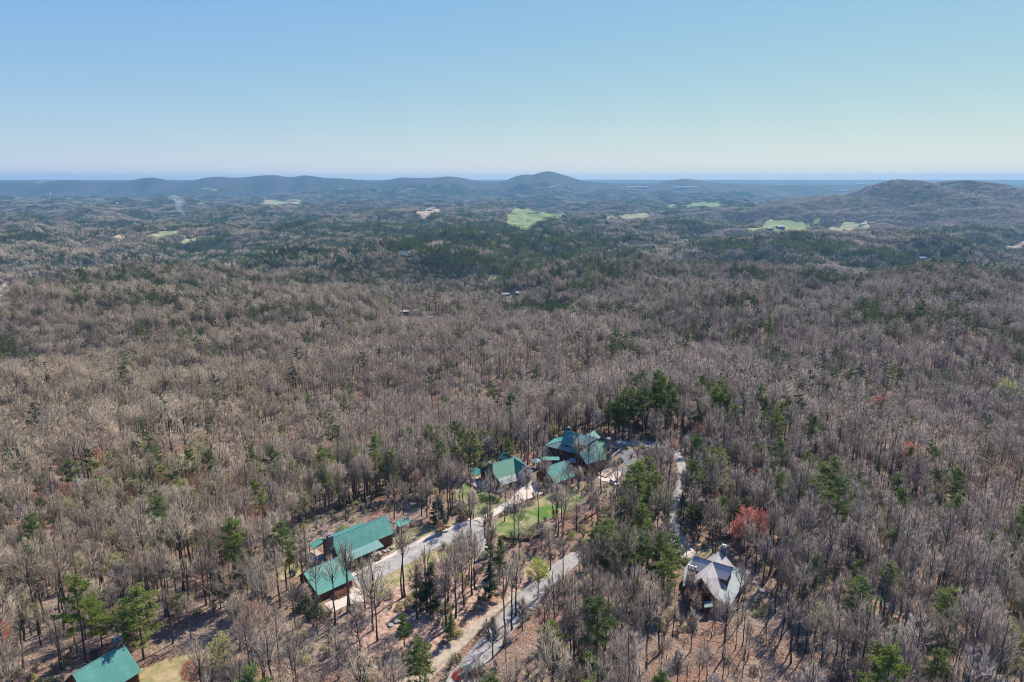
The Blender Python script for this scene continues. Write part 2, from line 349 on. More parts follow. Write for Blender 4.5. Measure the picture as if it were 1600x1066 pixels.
# ------------------------------------------------------------------ terrain
radii = np.concatenate([[0, 25], np.geomspace(50, 3000, 330), np.geomspace(3025, 27500, 270)])
ang = np.concatenate([np.arange(-46, 46.01, .22), np.arange(50, 314, 6.)]); ang = np.radians(ang)
RR, AA = np.meshgrid(radii, ang, indexing='ij')
TX = RR * np.sin(AA); TY = RR * np.cos(AA); TZ = H(TX, TY)
nr, na = RR.shape
vv = np.stack([TX, TY, TZ], -1).reshape(-1, 3)
i, j = np.meshgrid(np.arange(nr - 1), np.arange(na), indexing='ij'); j2 = (j + 1) % na
q = np.stack([i * na + j, i * na + j2, (i + 1) * na + j2, (i + 1) * na + j], -1).reshape(-1, 4)[na:]
q1 = q[:0]
tri0 = np.stack([np.zeros(na, int), na + (np.arange(na) + 1) % na, na + np.arange(na)], -1)
me = bpy.data.meshes.new('terrain'); me.vertices.add(len(vv)); me.vertices.foreach_set('co', vv.astype(np.float32).ravel())
nl = len(q) * 4 + len(tri0) * 3
me.loops.add(nl); me.loops.foreach_set('vertex_index', np.concatenate([q[:, ::-1].ravel(), tri0[:, ::-1].ravel()]).astype(np.int32))
me.polygons.add(len(q) + len(tri0))
me.polygons.foreach_set('loop_start', np.concatenate([np.arange(len(q)) * 4, len(q) * 4 + np.arange(len(tri0)) * 3]).astype(np.int32))
me.polygons.foreach_set('loop_total', np.concatenate([np.full(len(q), 4), np.full(len(tri0), 3)]).astype(np.int32))
me.polygons.foreach_set('use_smooth', np.ones(len(q) + len(tri0), bool))
me.materials.append(M['ground']); me.update(calc_edges=True); me.validate()
tag(mesh_obj('terrain', me), kind='structure')

def wobble(poly, amp, n=3, seed=1):
    """smooth, irregular outline through the given points (world)"""
    g = np.random.default_rng(seed); out = []
    m = len(poly)
    for k in range(m):
        p0, p1, p2, p3 = (np.array(poly[(k + i_) % m]) for i_ in (-1, 0, 1, 2))
        for t in np.arange(n) / n:
            c = .5 * (2 * p1 + (p2 - p0) * t + (2 * p0 - 5 * p1 + 4 * p2 - p3) * t * t + (3 * p1 - p0 - 3 * p2 + p3) * t ** 3)
            out.append(tuple(c + g.normal(size=2) * amp))
    return out
def drape(name, poly, material, lift, step=None, world=False, kind='structure'):
    """a ground sheet following the terrain inside a polygon of ground points"""
    P_ = poly if world else world_poly(poly)
    if not world and material in (M['lawn'], M['straw'], M['clay'], M['mulch']): P_ = wobble(P_, .35, 6, int(poly[0][0]))
    xs = [p[0] for p in P_]; ys = [p[1] for p in P_]
    import bmesh
    bm = bmesh.new(); vs_ = [bm.verts.new((x, y, 0)) for x, y in P_]; bm.faces.new(vs_)
    span = max(max(xs) - min(xs), max(ys) - min(ys)); step = step or max(1.2, span / 26)
    for ax, lo, hi in ((0, min(xs), max(xs)), (1, min(ys), max(ys))):
        c = lo + step
        while c < hi:
            co = (c, 0, 0) if ax == 0 else (0, c, 0); no = (1, 0, 0) if ax == 0 else (0, 1, 0)
            bmesh.ops.bisect_plane(bm, geom=bm.verts[:] + bm.edges[:] + bm.faces[:], plane_co=co, plane_no=no); c += step
    bmesh.ops.triangulate(bm, faces=bm.faces[:])
    X = np.array([v.co.x for v in bm.verts]); Y = np.array([v.co.y for v in bm.verts]); Z = H(X, Y) + lift
    for v, zz in zip(bm.verts, Z): v.co.z = zz
    for f in bm.faces:
        f.normal_update()
        if f.normal.z < 0: f.normal_flip()
    me = bpy.data.meshes.new(name); bm.to_mesh(me); bm.free(); me.materials.append(material)
    o = mesh_obj(name, me); tag(o, kind=kind)
    return o, P_
def strip(name, pts, width, material, lift, world=False):
    """a road: centre line through ground pixels, width in metres"""
    W = [np.array(p) for p in (pts if world else world_poly(pts))]
    L = []
    for k in range(len(W) - 1):
        p0 = W[max(k - 1, 0)]; p1 = W[k]; p2 = W[k + 1]; p3 = W[min(k + 2, len(W) - 1)]
        for t in np.arange(10) / 10:
            L.append(.5 * (2 * p1 + (p2 - p0) * t + (2 * p0 - 5 * p1 + 4 * p2 - p3) * t * t + (3 * p1 - p0 - 3 * p2 + p3) * t ** 3))
    L.append(W[-1]); L = np.array(L); d = np.gradient(L, axis=0); d /= np.linalg.norm(d, axis=1, keepdims=True); nrm = np.stack([-d[:, 1], d[:, 0]], 1)
    ws = np.interp(np.linspace(0, 1, len(L)), np.linspace(0, 1, len(width)), width) if isinstance(width, (list, tuple)) else np.full(len(L), width)
    K = 5; vs_ = []
    for a in np.linspace(-.5, .5, K): vs_.append(L + nrm * (ws * a)[:, None])
    V = np.stack(vs_, 1).reshape(-1, 2); Z = H(V[:, 0], V[:, 1]) + lift
    V = np.concatenate([V, Z[:, None]], 1); F = []
    for i_ in range(len(L) - 1):
        for k in range(K - 1): a = i_ * K + k; F.append((a, a + K, a + K + 1, a + 1)[::-1])
    me = me_from(name, V, F, material)
    for p in me.polygons:
        if p.normal.z < 0: p.flip()
    o = mesh_obj(name, me); tag(o, kind='structure')
    ed = [tuple(x) for x in (L + nrm * (ws * .5)[:, None])] + [tuple(x) for x in (L - nrm * (ws * .5)[:, None])[::-1]]
    return o, ed, L
OPEN = []     # banks where brush may grow but no wild tree
CLEAR = []    # world polygons where no wild tree stands
SHRUBS_OK = []

# near ground cover sheets and roads, each a few millimetres to centimetres over the one below
_, p = drape('leafy_bank', [(560, 960), (640, 900), (720, 880), (800, 890), (860, 880), (800, 930), (740, 980), (660, 1030), (600, 1066), (560, 1010)], M['clay'], .05); OPEN.append(p)
o_, p = drape('lawn', [(812, 792), (850, 777), (880, 768), (905, 770), (912, 785), (885, 800), (845, 815), (815, 836), (785, 838), (768, 826), (785, 808)], M['lawn'], .06); CLEAR.append(p)
_, p = drape('dry_grass', [(560, 917), (612, 893), (672, 862), (700, 870), (640, 905), (600, 925), (590, 935)], M['straw'], .065); CLEAR.append(p)
_, p = drape('dry_grass', [(615, 835), (660, 822), (700, 815), (735, 808), (686, 832), (640, 848), (612, 862)], M['straw'], .065); CLEAR.append(p)
_, p = drape('lawn', [(712, 770), (735, 752), (760, 768), (800, 790), (770, 800), (745, 806), (720, 792)], M['lawn'], .065); CLEAR.append(p)
_, p = drape('dry_grass', [(205, 1060), (240, 1040), (300, 1020), (350, 1012), (350, 1040), (300, 1066), (240, 1078)], M['straw'], .06); OPEN.append(p)
_, p = drape('dry_grass', [(420, 900), (440, 885), (470, 880), (478, 892), (450, 908)], M['straw'], .06); OPEN.append(p)
_, p = drape('leafy_bank', [(1085, 850), (1115, 845), (1140, 850), (1140, 868), (1120, 872), (1095, 870)], M['straw'], .06); OPEN.append(p)
_, p = drape('lawn', [(985, 718), (1000, 716), (1004, 724), (995, 732), (980, 728)], M['lawn'], .07); CLEAR.append(p)
# driveways
_, e1, _ = strip('concrete_gutter', [(540, 905), (580, 883), (612, 868), (645, 851), (686, 832), (738, 811)], 1.7, M['concrete'], .10); CLEAR.append(e1)
_, p = drape('driveway', [(549, 900), (580, 884.5), (612, 869.5), (646, 852), (687, 834), (738, 812.5), (754, 819), (760, 850), (768, 872), (748, 868), (722, 852), (690, 852), (672, 861), (645, 877), (596, 904), (560, 918)], M['asphalt'], .085); CLEAR.append(p)
_, p = drape('concrete_drive', [(739, 811.5), (760, 803), (780, 790), (797, 780), (812, 766), (826, 752), (836, 752), (843, 766), (850, 771), (838, 775), (800, 791), (775, 805), (755, 818.5)], M['concrete'], .11); CLEAR.append(p)
_, p = drape('mulch_bed', [(838, 752), (862, 742), (905, 745), (898, 757), (872, 766), (851, 769.5), (844, 764)], M['mulch'], .10); CLEAR.append(p)
_, e1, lowL = strip('gravel_verge', [(625, 1085), (662, 1052), (700, 1020), (740, 985), (778, 950), (812, 922)], [6.0, 4.6, 3.2, 2.0, 1.2], M['gravel_tan'], .095); CLEAR.append(e1)
_, e1, _ = strip('road', [(700, 1100), (730, 1050), (768, 1006), (800, 965), (832, 928), (872, 892), (905, 868), (955, 852), (1010, 856), (1055, 850)], [8.5, 7.5, 6.3, 5.8, 5.2, 4.8, 4.5, 4, 4], M['asphalt'], .10); CLEAR.append(e1)
_, e1, _ = strip('driveway', [(1066, 872), (1062, 845), (1056, 825), (1052, 800), (1060, 770), (1066, 740), (1058, 712), (1035, 700), (1010, 694), (985, 692), (962, 693)], [6.5, 5.5, 3, 3, 3, 3.5, 5, 7, 7, 6], M['asphalt'], .115); CLEAR.append(e1)
_, e1, _ = strip('road', [(1455, 985), (1490, 1003), (1520, 1026), (1548, 1052), (1575, 1085)], 5.5, M['asphalt'], .10); CLEAR.append(e1)
_, e1, _ = strip('driveway', [(1345, 905), (1365, 922), (1380, 940), (1420, 962), (1455, 985)], 4, M['asphalt'], .08)
_, e1, _ = strip('driveway', [(1030, 703), (1005, 706), (984, 708), (976, 714), (983, 722), (986, 731), (972, 738), (955, 742)], [6, 6, 5, 4.5, 5, 5.5], M['asphalt_new'], .13); CLEAR.append(e1)
_, p = drape('concrete_pad', [(940, 732), (955, 734), (972, 738), (969, 746), (955, 754), (940, 752), (930, 742)], M['concrete'], .15); CLEAR.append(p)
_, p = drape('mulch_bed', [(984, 710), (1004, 705), (1020, 703), (1042, 709), (1036, 718), (1010, 719), (990, 717)], M['mulch'], .14); CLEAR.append(p)
isl = wobble(world_poly([(960, 699), (980, 696), (1000, 697.5), (1002, 701), (985, 703.5), (965, 703)]), .05, 4, 2)
_, p = drape('traffic_island', isl, M['straw'], .16, world=True); CLEAR.append(p)
_, p = drape('concrete_walk', [(1073, 858), (1080, 856), (1092, 868), (1080, 872), (1070, 876)], M['concrete'], .12); CLEAR.append(p)
_, p = drape('concrete_pad', [(506, 944), (540, 930), (552, 917), (560, 921), (568, 928), (573, 940), (545, 945), (520, 957)], M['concrete'], .09); CLEAR.append(p)
for pp in ([(480, 850), (520, 825), (605, 798), (628, 835), (560, 925), (500, 938), (468, 900)], [(735, 745), (800, 712), (850, 742), (850, 765), (800, 775), (745, 775)],
           [(845, 715), (870, 690), (960, 690), (985, 715), (965, 760), (905, 752), (850, 745)], [(1048, 905), (1070, 865), (1140, 858), (1180, 900), (1150, 950), (1100, 955), (1060, 935)],
           [(150, 1066), (165, 1020), (225, 1030), (245, 1066), (230, 1110), (100, 1110)], [(600, 838), (640, 822), (645, 850), (610, 858)]): CLEAR.append(world_poly(pp))

# far pastures, clearings and the pond
FIELDS = []
def field(name, pp, m, lift=3.0, amp=None):
    W_ = world_poly(pp); sp = math.hypot(W_[0][0] - W_[len(W_) // 2][0], W_[0][1] - W_[len(W_) // 2][1])
    P_ = wobble(W_, sp * .006, 4, len(FIELDS)); o, p_ = drape(name, P_, M[m], lift, step=sp / 32, world=True); FIELDS.append(p_); return o
field('green_pasture', [(788, 346), (800, 330), (822, 328), (858, 334), (886, 336), (868, 346), (835, 352), (800, 355)], 'pasture')
field('green_pasture', [(1168, 357), (1195, 348), (1222, 345), (1262, 348), (1280, 353), (1262, 360), (1230, 363), (1190, 362)], 'pasture')
field('tan_pasture', [(1280, 364), (1310, 356), (1340, 350), (1358, 350), (1357, 360), (1330, 366), (1295, 367)], 'pasture_tan')
field('tan_pasture', [(226, 374), (248, 364), (276, 361), (280, 367), (250, 375)], 'pasture_tan')
field('tan_pasture', [(284, 379), (308, 371), (338, 368), (338, 376), (300, 380)], 'pasture_tan')
field('green_pasture', [(1048, 320), (1085, 318), (1130, 316), (1126, 322), (1085, 325), (1050, 325)], 'pasture')
field('green_pasture', [(948, 339), (975, 336), (1012, 334), (1015, 341), (985, 345), (955, 345)], 'pasture_tan')
field('tan_pasture', [(408, 316), (440, 313), (472, 314), (474, 319), (440, 321), (410, 320)], 'pasture_tan')
field('bare_hillside', [(655, 333), (664, 327), (680, 325), (691, 329), (688, 335), (672, 337)], 'bare_earth')
field('bare_hillside', [(1572, 385), (1600, 378), (1625, 378), (1620, 392), (1585, 392)], 'bare_earth')
field('bare_clearing', [(780, 470), (792, 464), (805, 462), (818, 466), (812, 474), (790, 480)], 'bare_earth', .6)
field('bare_clearing', [(756, 436), (768, 431), (784, 433), (780, 440), (764, 442)], 'pasture_tan', .8)
field('bare_clearing', [(-20, 470), (2, 452), (14, 450), (22, 462), (10, 478)], 'bare_earth', .6)
field('bare_clearing', [(178, 371), (192, 367), (194, 374), (184, 378)], 'bare_earth')
field('bare_clearing', [(1060, 377), (1072, 374), (1076, 380), (1066, 384)], 'bare_earth')
W_ = world_poly([(615, 402), (622, 391), (640, 390), (655, 397), (650, 409), (632, 412)]); PC = np.mean(W_, axis=0)
pw = [tuple(PC + (np.array(p) - PC) * .72) for p in W_]; zmax = max(gz(*p) for p in pw + [tuple(PC)]) + .6
pp_ = wobble(pw, 1.5, 4, 5); me = me_from('pond_water', [(x, y, zmax) for x, y in pp_], [tuple(range(len(pp_)))], M['pond'])
tag(mesh_obj('pond_water', me), kind='structure'); FIELDS.append([tuple(PC + (np.array(p) - PC) * .95 + np.array([0, -18.])) for p in pp_]); FIELDS.append(pp_)


# distant buildings: view position, width, length, wall height, roof rise, turn, materials, label, footing
FAR = [(790, 463, 8, 14, 3.5, 2.2, -8, 'far_white', 'log_dark', 'left white-roofed cabin at the orange clearing in the middle woods', 3.5), (814, 461, 9, 17, 3.5, 2.2, -4, 'far_white', 'log_dark', 'right white-roofed cabin beside the orange clearing in the middle woods', 4.5),
          (635, 490, 6, 8, 2.5, 1.4, 10, 'far_white', 'far_gray', 'white roof showing among the trees left of the orange clearing', 12), (674, 499, 4, 5, 2.2, 1.0, 0, 'far_white', 'far_gray', 'tiny white roof in the woods below the other white roof', 13),
          (728, 322, 18, 44, 9, 6, 5, 'far_white', 'white', 'large white house on the wooded knoll left of the green pasture', 10), (672, 330, 20, 50, 8, 7, 0, 'far_gray', 'log_dark', 'dark-roofed house on the bare tan hilltop', 4), (762, 338, 14, 24, 6, 4, 0, 'far_white', 'white', 'small white house just left of the green pasture', 14),
          (1219, 357, 22, 42, 9, 6, 0, 'far_gray', 'far_gray', 'gray farmhouse in the middle of the green farm field', 2), (1203, 359, 14, 34, 6, 4, 3, 'far_gray', 'log_dark', 'long low barn at the left of the green farm field', 2), (1348, 352, 14, 44, 6, 4, 0, 'far_gray', 'white', 'long barn at the top of the tan farm field', 3),
          (211, 305, 20, 40, 9, 6, 0, 'far_white', 'white', 'white house in the far left plain above the smoke', 12), (272, 314, 18, 36, 8, 5, 0, 'far_white', 'white', 'white house just right of the smoke top', 12), (75, 323, 16, 24, 9, 5, 10, 'far_white', 'white', 'white house at the far left', 13), (78, 304, 16, 24, 8, 5, 0, 'far_white', 'white', 'far white house above the other one at the left', 12), (182, 318, 12, 30, 7, 4, 0, 'far_white', 'white', 'white building between the two left houses and the smoke', 13), (122, 347, 12, 20, 7, 4, 0, 'far_white', 'white', 'pale house in the woods left of the tan field', 14),
          (630, 300, 40, 240, 10, 5, 0, 'far_white', 'white', 'long white warehouse on the far plain below the blue ridge', 8), (642, 296, 30, 120, 10, 5, 0, 'far_white', 'white', 'second long white warehouse on the far plain', 8), (590, 299, 20, 60, 9, 5, 0, 'far_white', 'white', 'small white building left of the far warehouses', 8), (1071, 293.5, 40, 420, 12, 5, 0, 'far_white', 'white', 'long bright building under the small blue hill', 8), (996, 293, 40, 380, 10, 5, 0, 'far_white', 'white', 'long pale building left of the small blue hill', 8), (1018, 335, 16, 30, 8, 5, 0, 'far_white', 'white', 'white farmhouse beside the pale orchard trees', 12),
          (1286, 333, 16, 40, 8, 5, 0, 'far_white', 'white', 'white house at the foot of the double-peaked hill', 10), (930, 385, 8, 16, 5, 3, 0, 'far_white', 'white', 'small white house in the pines right of the pond', 15), (1069, 378, 10, 26, 5, 3, 0, 'far_white', 'log_dark', 'pale roof in the small clearing left of the green farm', 4), (1085, 370, 8, 13, 6, 3, 0, 'far_white', 'white', 'tiny white house right above the small clearing', 14), (1184, 416, 7, 13, 5, 2, 0, 'far_white', 'white', 'small white roof among pines in the middle right woods', 14),
          (1441, 405, 9, 22, 4, 3, 0, 'far_white', 'white', 'pale roof in the woods below the double-peaked hill', 14), (607, 398, 9, 15, 5, 3, 0, 'far_white', 'far_gray', 'gray lake house left of the pond', 12), (1345, 289, 60, 160, 14, 6, 0, 'far_white', 'white', 'white block on the blue plain above the double-peaked hill', 8), (1310, 299, 50, 90, 12, 6, 0, 'far_white', 'white', 'left white block of the pair on the blue plain', 8), (1319, 299, 50, 80, 12, 6, 0, 'far_white', 'white', 'right white block of the pair on the blue plain', 8), (895, 307, 20, 50, 9, 5, 0, 'far_white', 'white', 'white building on the plain right under the blue mountain', 8), (860, 293, 50, 300, 10, 6, 0, 'far_white', 'white', 'pale strip of buildings at the foot of the blue mountain', 8)]
for a in FAR:      # each nearer one stands in a small clearing
    x, y = at(a[0], a[1]); r_ = math.hypot(x, y)
    if r_ < 3200:
        dx, dy = -x / r_, -y / r_; L_ = 9 * r_ / (CAMZ - gz(x, y)); hw_ = a[3] * .6 + 3
        FIELDS.append([(x - dx * 12 - dy * hw_, y - dy * 12 + dx * hw_), (x - dx * 12 + dy * hw_, y - dy * 12 - dx * hw_), (x + dx * L_ + dy * hw_, y + dy * L_ - dx * hw_), (x + dx * L_ - dy * hw_, y + dy * L_ + dx * hw_)])
# ------------------------------------------------------------------ houses
def prism(points_top, zb):
    """solid under a polygon of (u, v, z_top) down to zb"""
    n = len(points_top); V = [tuple(p) for p in points_top] + [(p[0], p[1], zb) for p in points_top]
    F = [tuple(range(n)), tuple(range(2 * n - 1, n - 1, -1))] + [(i, i + n, (i + 1) % n + n, (i + 1) % n) for i in range(n)]
    return V, F
def part(name, parent, V, F, m):
    me = me_from(name, V, F, M[m])
    import bmesh
    bm = bmesh.new(); bm.from_mesh(me); bmesh.ops.recalc_face_normals(bm, faces=bm.faces); bm.to_mesh(me); bm.free()
    return mesh_obj(name, me, parent)
def boxm(x0, x1, y0, y1, z0, z1):
    V = [(x, y, z) for z in (z0, z1) for x, y in ((x0, y0), (x1, y0), (x1, y1), (x0, y1))]
    return V, [(3, 2, 1, 0), (4, 5, 6, 7), (0, 1, 5, 4), (1, 2, 6, 5), (2, 3, 7, 6), (3, 0, 4, 7)]
def box(name, parent, x0, x1, y0, y1, z0, z1, m): return part(name, parent, *boxm(x0, x1, y0, y1, z0, z1), m)
def slab(name, parent, P, m, t=.22, seam=.8, cap=None):
    """a roof plane through the corner points (first edge is the ridge); standing seams run down the slope"""
    P = [np.array(p, float) for p in P]; n = np.cross(P[1] - P[0], P[2] - P[0]); n /= np.linalg.norm(n)
    if n[2] < 0: n = -n
    k = len(P); V = [tuple(p) for p in P] + [tuple(p - n * t) for p in P]
    F = [tuple(range(k)), tuple(range(2 * k - 1, k - 1, -1))] + [(i, (i + 1) % k, (i + 1) % k + k, i + k) for i in range(k)]
    o = part(name, parent, V, F, m)
    if seam:
        r = unit_((P[1] - P[0])[None])[0]; dn = np.cross(n, r)
        if dn[2] > 0: dn = -dn
        q = np.array([((p - P[0]) @ r, (p - P[0]) @ dn) for p in P]); T = TriMesh(); a = q[:, 0].min() + seam * .5; s0, s1 = [], []
        while a < q[:, 0].max():
            hits = []
            for i in range(k):
                (x0, y0), (x1, y1) = q[i], q[(i + 1) % k]
                if (x0 - a) * (x1 - a) < 0: hits.append(y0 + (y1 - y0) * (a - x0) / (x1 - x0))
            if len(hits) >= 2:
                s0.append(P[0] + r * a + dn * (min(hits) + .03) + n * .02); s1.append(P[0] + r * a + dn * (max(hits) - .03) + n * .02)
            a += seam
        if s0:
            T.tubes(s0, s1, .024, .024, 4, 0); tag(mesh_obj('seam', T.build('seam', [m]), o), kind='stuff')
    return o
def ridge_cap(parent, a, b, m='ridge', r=.10):
    T = TriMesh(); T.tubes([a], [b], r, r, 6, 0); return mesh_obj('ridge_cap', T.build('ridge_cap', [m]), parent)
def window(parent, c, right, w_, h_, out, pane='glass', frame='trim'):
    """frame and pane proud of the wall; c is the centre on the wall, right and out are unit vectors in plan"""
    c = np.array(c, float); rt = np.array([right[0], right[1], 0.]); o_ = np.array([out[0], out[1], 0.]); z = np.array([0, 0, 1.])
    def bx(u0, u1, z0, z1, d0, d1):
        P_ = [c + rt * u + z * q_ + o_ * d for q_ in (z0, z1) for u, d in ((u0, d0), (u1, d0), (u1, d1), (u0, d1))]
        return P_, [(3, 2, 1, 0), (4, 5, 6, 7), (0, 1, 5, 4), (1, 2, 6, 5), (2, 3, 7, 6), (3, 0, 4, 7)]
    V, F = [], []
    for b in (bx(-w_ / 2 - .12, -w_ / 2, -h_ / 2 - .12, h_ / 2 + .12, -.05, .10), bx(w_ / 2, w_ / 2 + .12, -h_ / 2 - .12, h_ / 2 + .12, -.05, .10), bx(-w_ / 2, w_ / 2, h_ / 2, h_ / 2 + .12, -.05, .10), bx(-w_ / 2, w_ / 2, -h_ / 2 - .12, -h_ / 2, -.05, .12)):
        n0 = len(V); V += b[0]; F += [tuple(i + n0 for i in f) for f in b[1]]
    f_ = part('window', parent, V, F, frame); part('pane', f_, *bx(-w_ / 2, w_ / 2, -h_ / 2, h_ / 2, -.05, .04), pane); return f_
def chimney(parent, u, v, w0, d0, w1, d1, zb, zs, zt, m='stone', flues=2, name='chimney'):
    """broad stone base tapering at the shoulder to the stack"""
    lv = [(w0, d0, zb), (w0 * .97, d0 * .97, zs * .55 + zb * .45), (w0 * .9, d0 * .95, zs), (w1, d1, zs + 1.2), (w1, d1, zt)]
    V = []; F = []
    for a, b, z in lv: V += [(u - a / 2, v - b / 2, z), (u + a / 2, v - b / 2, z), (u + a / 2, v + b / 2, z), (u - a / 2, v + b / 2, z)]
    for i in range(len(lv) - 1):
        for j in range(4): F.append((i * 4 + j, i * 4 + (j + 1) % 4, i * 4 + 4 + (j + 1) % 4, i * 4 + 4 + j))
    F += [(3, 2, 1, 0), tuple(len(V) - 4 + j for j in range(4))]
    o = part(name, parent, V, F, m)
    box('chimney_cap', o, u - w1 / 2 - .15, u + w1 / 2 + .15, v - d1 / 2 - .15, v + d1 / 2 + .15, zt, zt + .16, 'stone_gray')
    for i in range(flues):
        T = TriMesh(); x = u + (i - (flues - 1) / 2) * w1 * .5; T.pipe([(x, v, zt + .16), (x, v, zt + .6)], [.17, .17], 10); T.pipe([(x, v, zt + .62), (x, v, zt + .70)], [.30, .30], 10); T.pipe([(x, v, zt + .70), (x, v, zt + .76)], [.30, .02], 10)
        mesh_obj('flue', T.build('flue', ['metal_bright']), o)
    # a course of proud field stones so the stack is not a smooth box
    g_ = np.random.default_rng(int(abs(u * 13 + v * 7 + zt))); sv, sf = [], []
    for z in np.arange(zb + .3, zt - .2, .42):
        t = np.interp(z, [l[2] for l in lv], [l[0] for l in lv]); d_ = np.interp(z, [l[2] for l in lv], [l[1] for l in lv])
        for side in range(4):
            L_ = t if side % 2 == 0 else d_; x = -L_ / 2
            while x < L_ / 2 - .15:
                s_ = g_.uniform(.3, .62); x1 = min(x + s_, L_ / 2); pr = g_.uniform(.03, .11)
                if side == 0: b = boxm(u + x + .02, u + x1 - .02, v - d_ / 2 - pr, v - d_ / 2 + .1, z - .18, z + .18)
                elif side == 2: b = boxm(u + x + .02, u + x1 - .02, v + d_ / 2 - .1, v + d_ / 2 + pr, z - .18, z + .18)
                elif side == 1: b = boxm(u + t / 2 - .1, u + t / 2 + pr, v + x + .02, v + x1 - .02, z - .18, z + .18)
                else: b = boxm(u - t / 2 - pr, u - t / 2 + .1, v + x + .02, v + x1 - .02, z - .18, z + .18)
                n0 = len(sv); sv += b[0]; sf += [tuple(i + n0 for i in f) for f in b[1]]; x = x1
    tag(part('field_stone', o, sv, sf, m), kind='stuff')
    return o
def posts(parent, pts, zb, zt, m='log', r=.14):
    for x, y in pts:
        T = TriMesh(); T.pipe([(x, y, zb), (x, y, zt)], [r, r], 8); mesh_obj('post', T.build('post', [m]), parent)
def railing(parent, a, b, z, m='wood_pale', h=1.0):
    a = np.array(a, float); b = np.array(b, float); L_ = np.linalg.norm(b - a); n = max(2, int(L_ / .35)); T = TriMesh()
    e = lambda t, q_: [a[0] + (b[0] - a[0]) * t, a[1] + (b[1] - a[1]) * t, z + q_]
    T.tubes([e(0, h), e(0, .12)], [e(1, h), e(1, .12)], .05, .05, 4); T.tubes([e(i / n, 0) for i in range(n + 1)], [e(i / n, h) for i in range(n + 1)], .03, .03, 4)
    return mesh_obj('railing', T.build('railing', [m]), parent)
def gable(parent, u0, u1, vr, vf, vb, zr, zf, zb_, base, wall='log', roof='metal_roof', cap='ridge', over=.5, wall_over=.55, seams=.8):
    """a gabled block, ridge along u: front eave at vf, back eave at vb"""
    slab('roof', parent, [(u0, vr, zr), (u1, vr, zr), (u1, vf, zf), (u0, vf, zf)], roof, seam=seams)
    slab('roof', parent, [(u0, vr, zr), (u1, vr, zr), (u1, vb, zb_), (u0, vb, zb_)], roof, seam=seams)
    if cap: ridge_cap(parent, (u0, vr, zr + .02), (u1, vr, zr + .02), cap)
    sf = (zr - zf) / abs(vf - vr); sb = (zr - zb_) / abs(vb - vr); s = 1 if vb > vr else -1
    wf = vf + over * s; wb = vb - over * s; t = .30
    prof = [(wf, base), (wf, zr - sf * abs(wf - vr) - t), (vr, zr - t), (wb, zr - sb * abs(wb - vr) - t), (wb, base)]
    a, b = u0 + wall_over, u1 - wall_over; V = [(a, v, z) for v, z in prof] + [(b, v, z) for v, z in prof]; n = len(prof)
    F = [tuple(range(n)), tuple(range(2 * n - 1, n - 1, -1))] + [(i, (i + 1) % n, (i + 1) % n + n, i + n) for i in range(n)]
    part('wall', parent, V, F, wall)
    # log courses stand proud of the wall
    T = TriMesh(); z = base + .2
    while z < zr - .5:
        lo = max(vr - (zr - t - z) / sf, wf) if s > 0 else max(vr - (zr - t - z) / sb, wb); hi = min(vr + (zr - t - z) / sb, wb) if s > 0 else min(vr + (zr - t - z) / sf, wf)
        if hi - lo > .4:
            for x in (a, b): T.tubes([(x, lo, z)], [(x, hi, z)], .16, .16, 5)
        if z < min(zf, zb_) - .3: T.tubes([(a, wf, z), (a, wb, z)], [(b, wf, z), (b, wb, z)], .16, .16, 5)
        z += .36
    tag(mesh_obj('log_course', T.build('log_course', [wall]), parent), kind='stuff')
def house(name, x, y, yaw, label, cat='house', group='green-roofed mountain lodges'):
    return tag(empty(name, (x, y, gz(x, y)), R(yaw)), label, cat, group)

# --- the long lodge with its garage wing
h = house('long_lodge', -55.1, 189.6, 45, 'long log lodge with teal metal roof, brown chimney and garage wing by the driveway')
gable(h, -.9, 13.1, -.3, -4.6, 5.6, 8.3, 4.0, 5.8, -.3)
gable(h, 13.12, 19.7, 0, -4.75, 4.75, 8.22, 3.95, 3.95, -.3)
slab('porch_roof', h, [(1.8, -4.5, 4.05), (13.2, -4.5, 4.05), (13.5, -7.6, 2.85), (-.4, -7.4, 2.85)], 'metal_roof3')
posts(h, [(.4, -7.2), (3.6, -7.25), (6.8, -7.3), (10, -7.35), (13.1, -7.4)], -.3, 2.7)
box('porch_floor', h, -.2, 13.4, -7.5, -4.12, -.3, .25, 'wood_pale')
for u in (2.5, 6.2, 10.2): window(h, (u, -4.1, 2.0), (1, 0), 1.4, 1.3, (0, -1))
box('door', h, 7.9, 8.9, -4.22, -4.08, .25, 2.4, 'log_dark')
window(h, (16.4, -4.25, 2.2), (1, 0), 1.5, 1.3, (0, -1)); window(h, (19.15, -1.8, 2.2), (0, 1), 1.3, 1.3, (1, 0)); window(h, (19.15, 1.6, 2.2), (0, 1), 1.3, 1.3, (1, 0)); window(h, (19.15, 0, 5.2), (0, 1), 1.2, 1.2, (1, 0))
window(h, (-.35, 2.4, 2.4), (0, 1), 1.2, 1.5, (-1, 0)); window(h, (-.35, -3.0, 2.4), (0, 1), 1.0, 1.3, (-1, 0))
chimney(h, -1.25, -.8, 2.0, 3.0, 1.3, 1.9, -.3, 5.6, 9.6)
slab('porch_roof', h, [(.2, 8.7, 4.6), (.2, 5.0, 4.6), (-3.6, 5.2, 3.7), (-3.6, 8.7, 3.7)], 'metal_roof'); posts(h, [(-3.4, 5.5), (-3.4, 8.4)], -.3, 3.6)
box('deck', h, -6.0, -.9, 1.5, 9, -.3, 1.0, 'wood_pale'); railing(h, (-6, 1.5), (-6, 9), 1.0, 'log_dark'); railing(h, (-6, 1.5), (-1.8, 1.5), 1.0, 'log_dark')
gable(h, -14.1, -2.4, -7.6, -15.8, -4.4, 5.9, 2.3, 3.2, -.3)
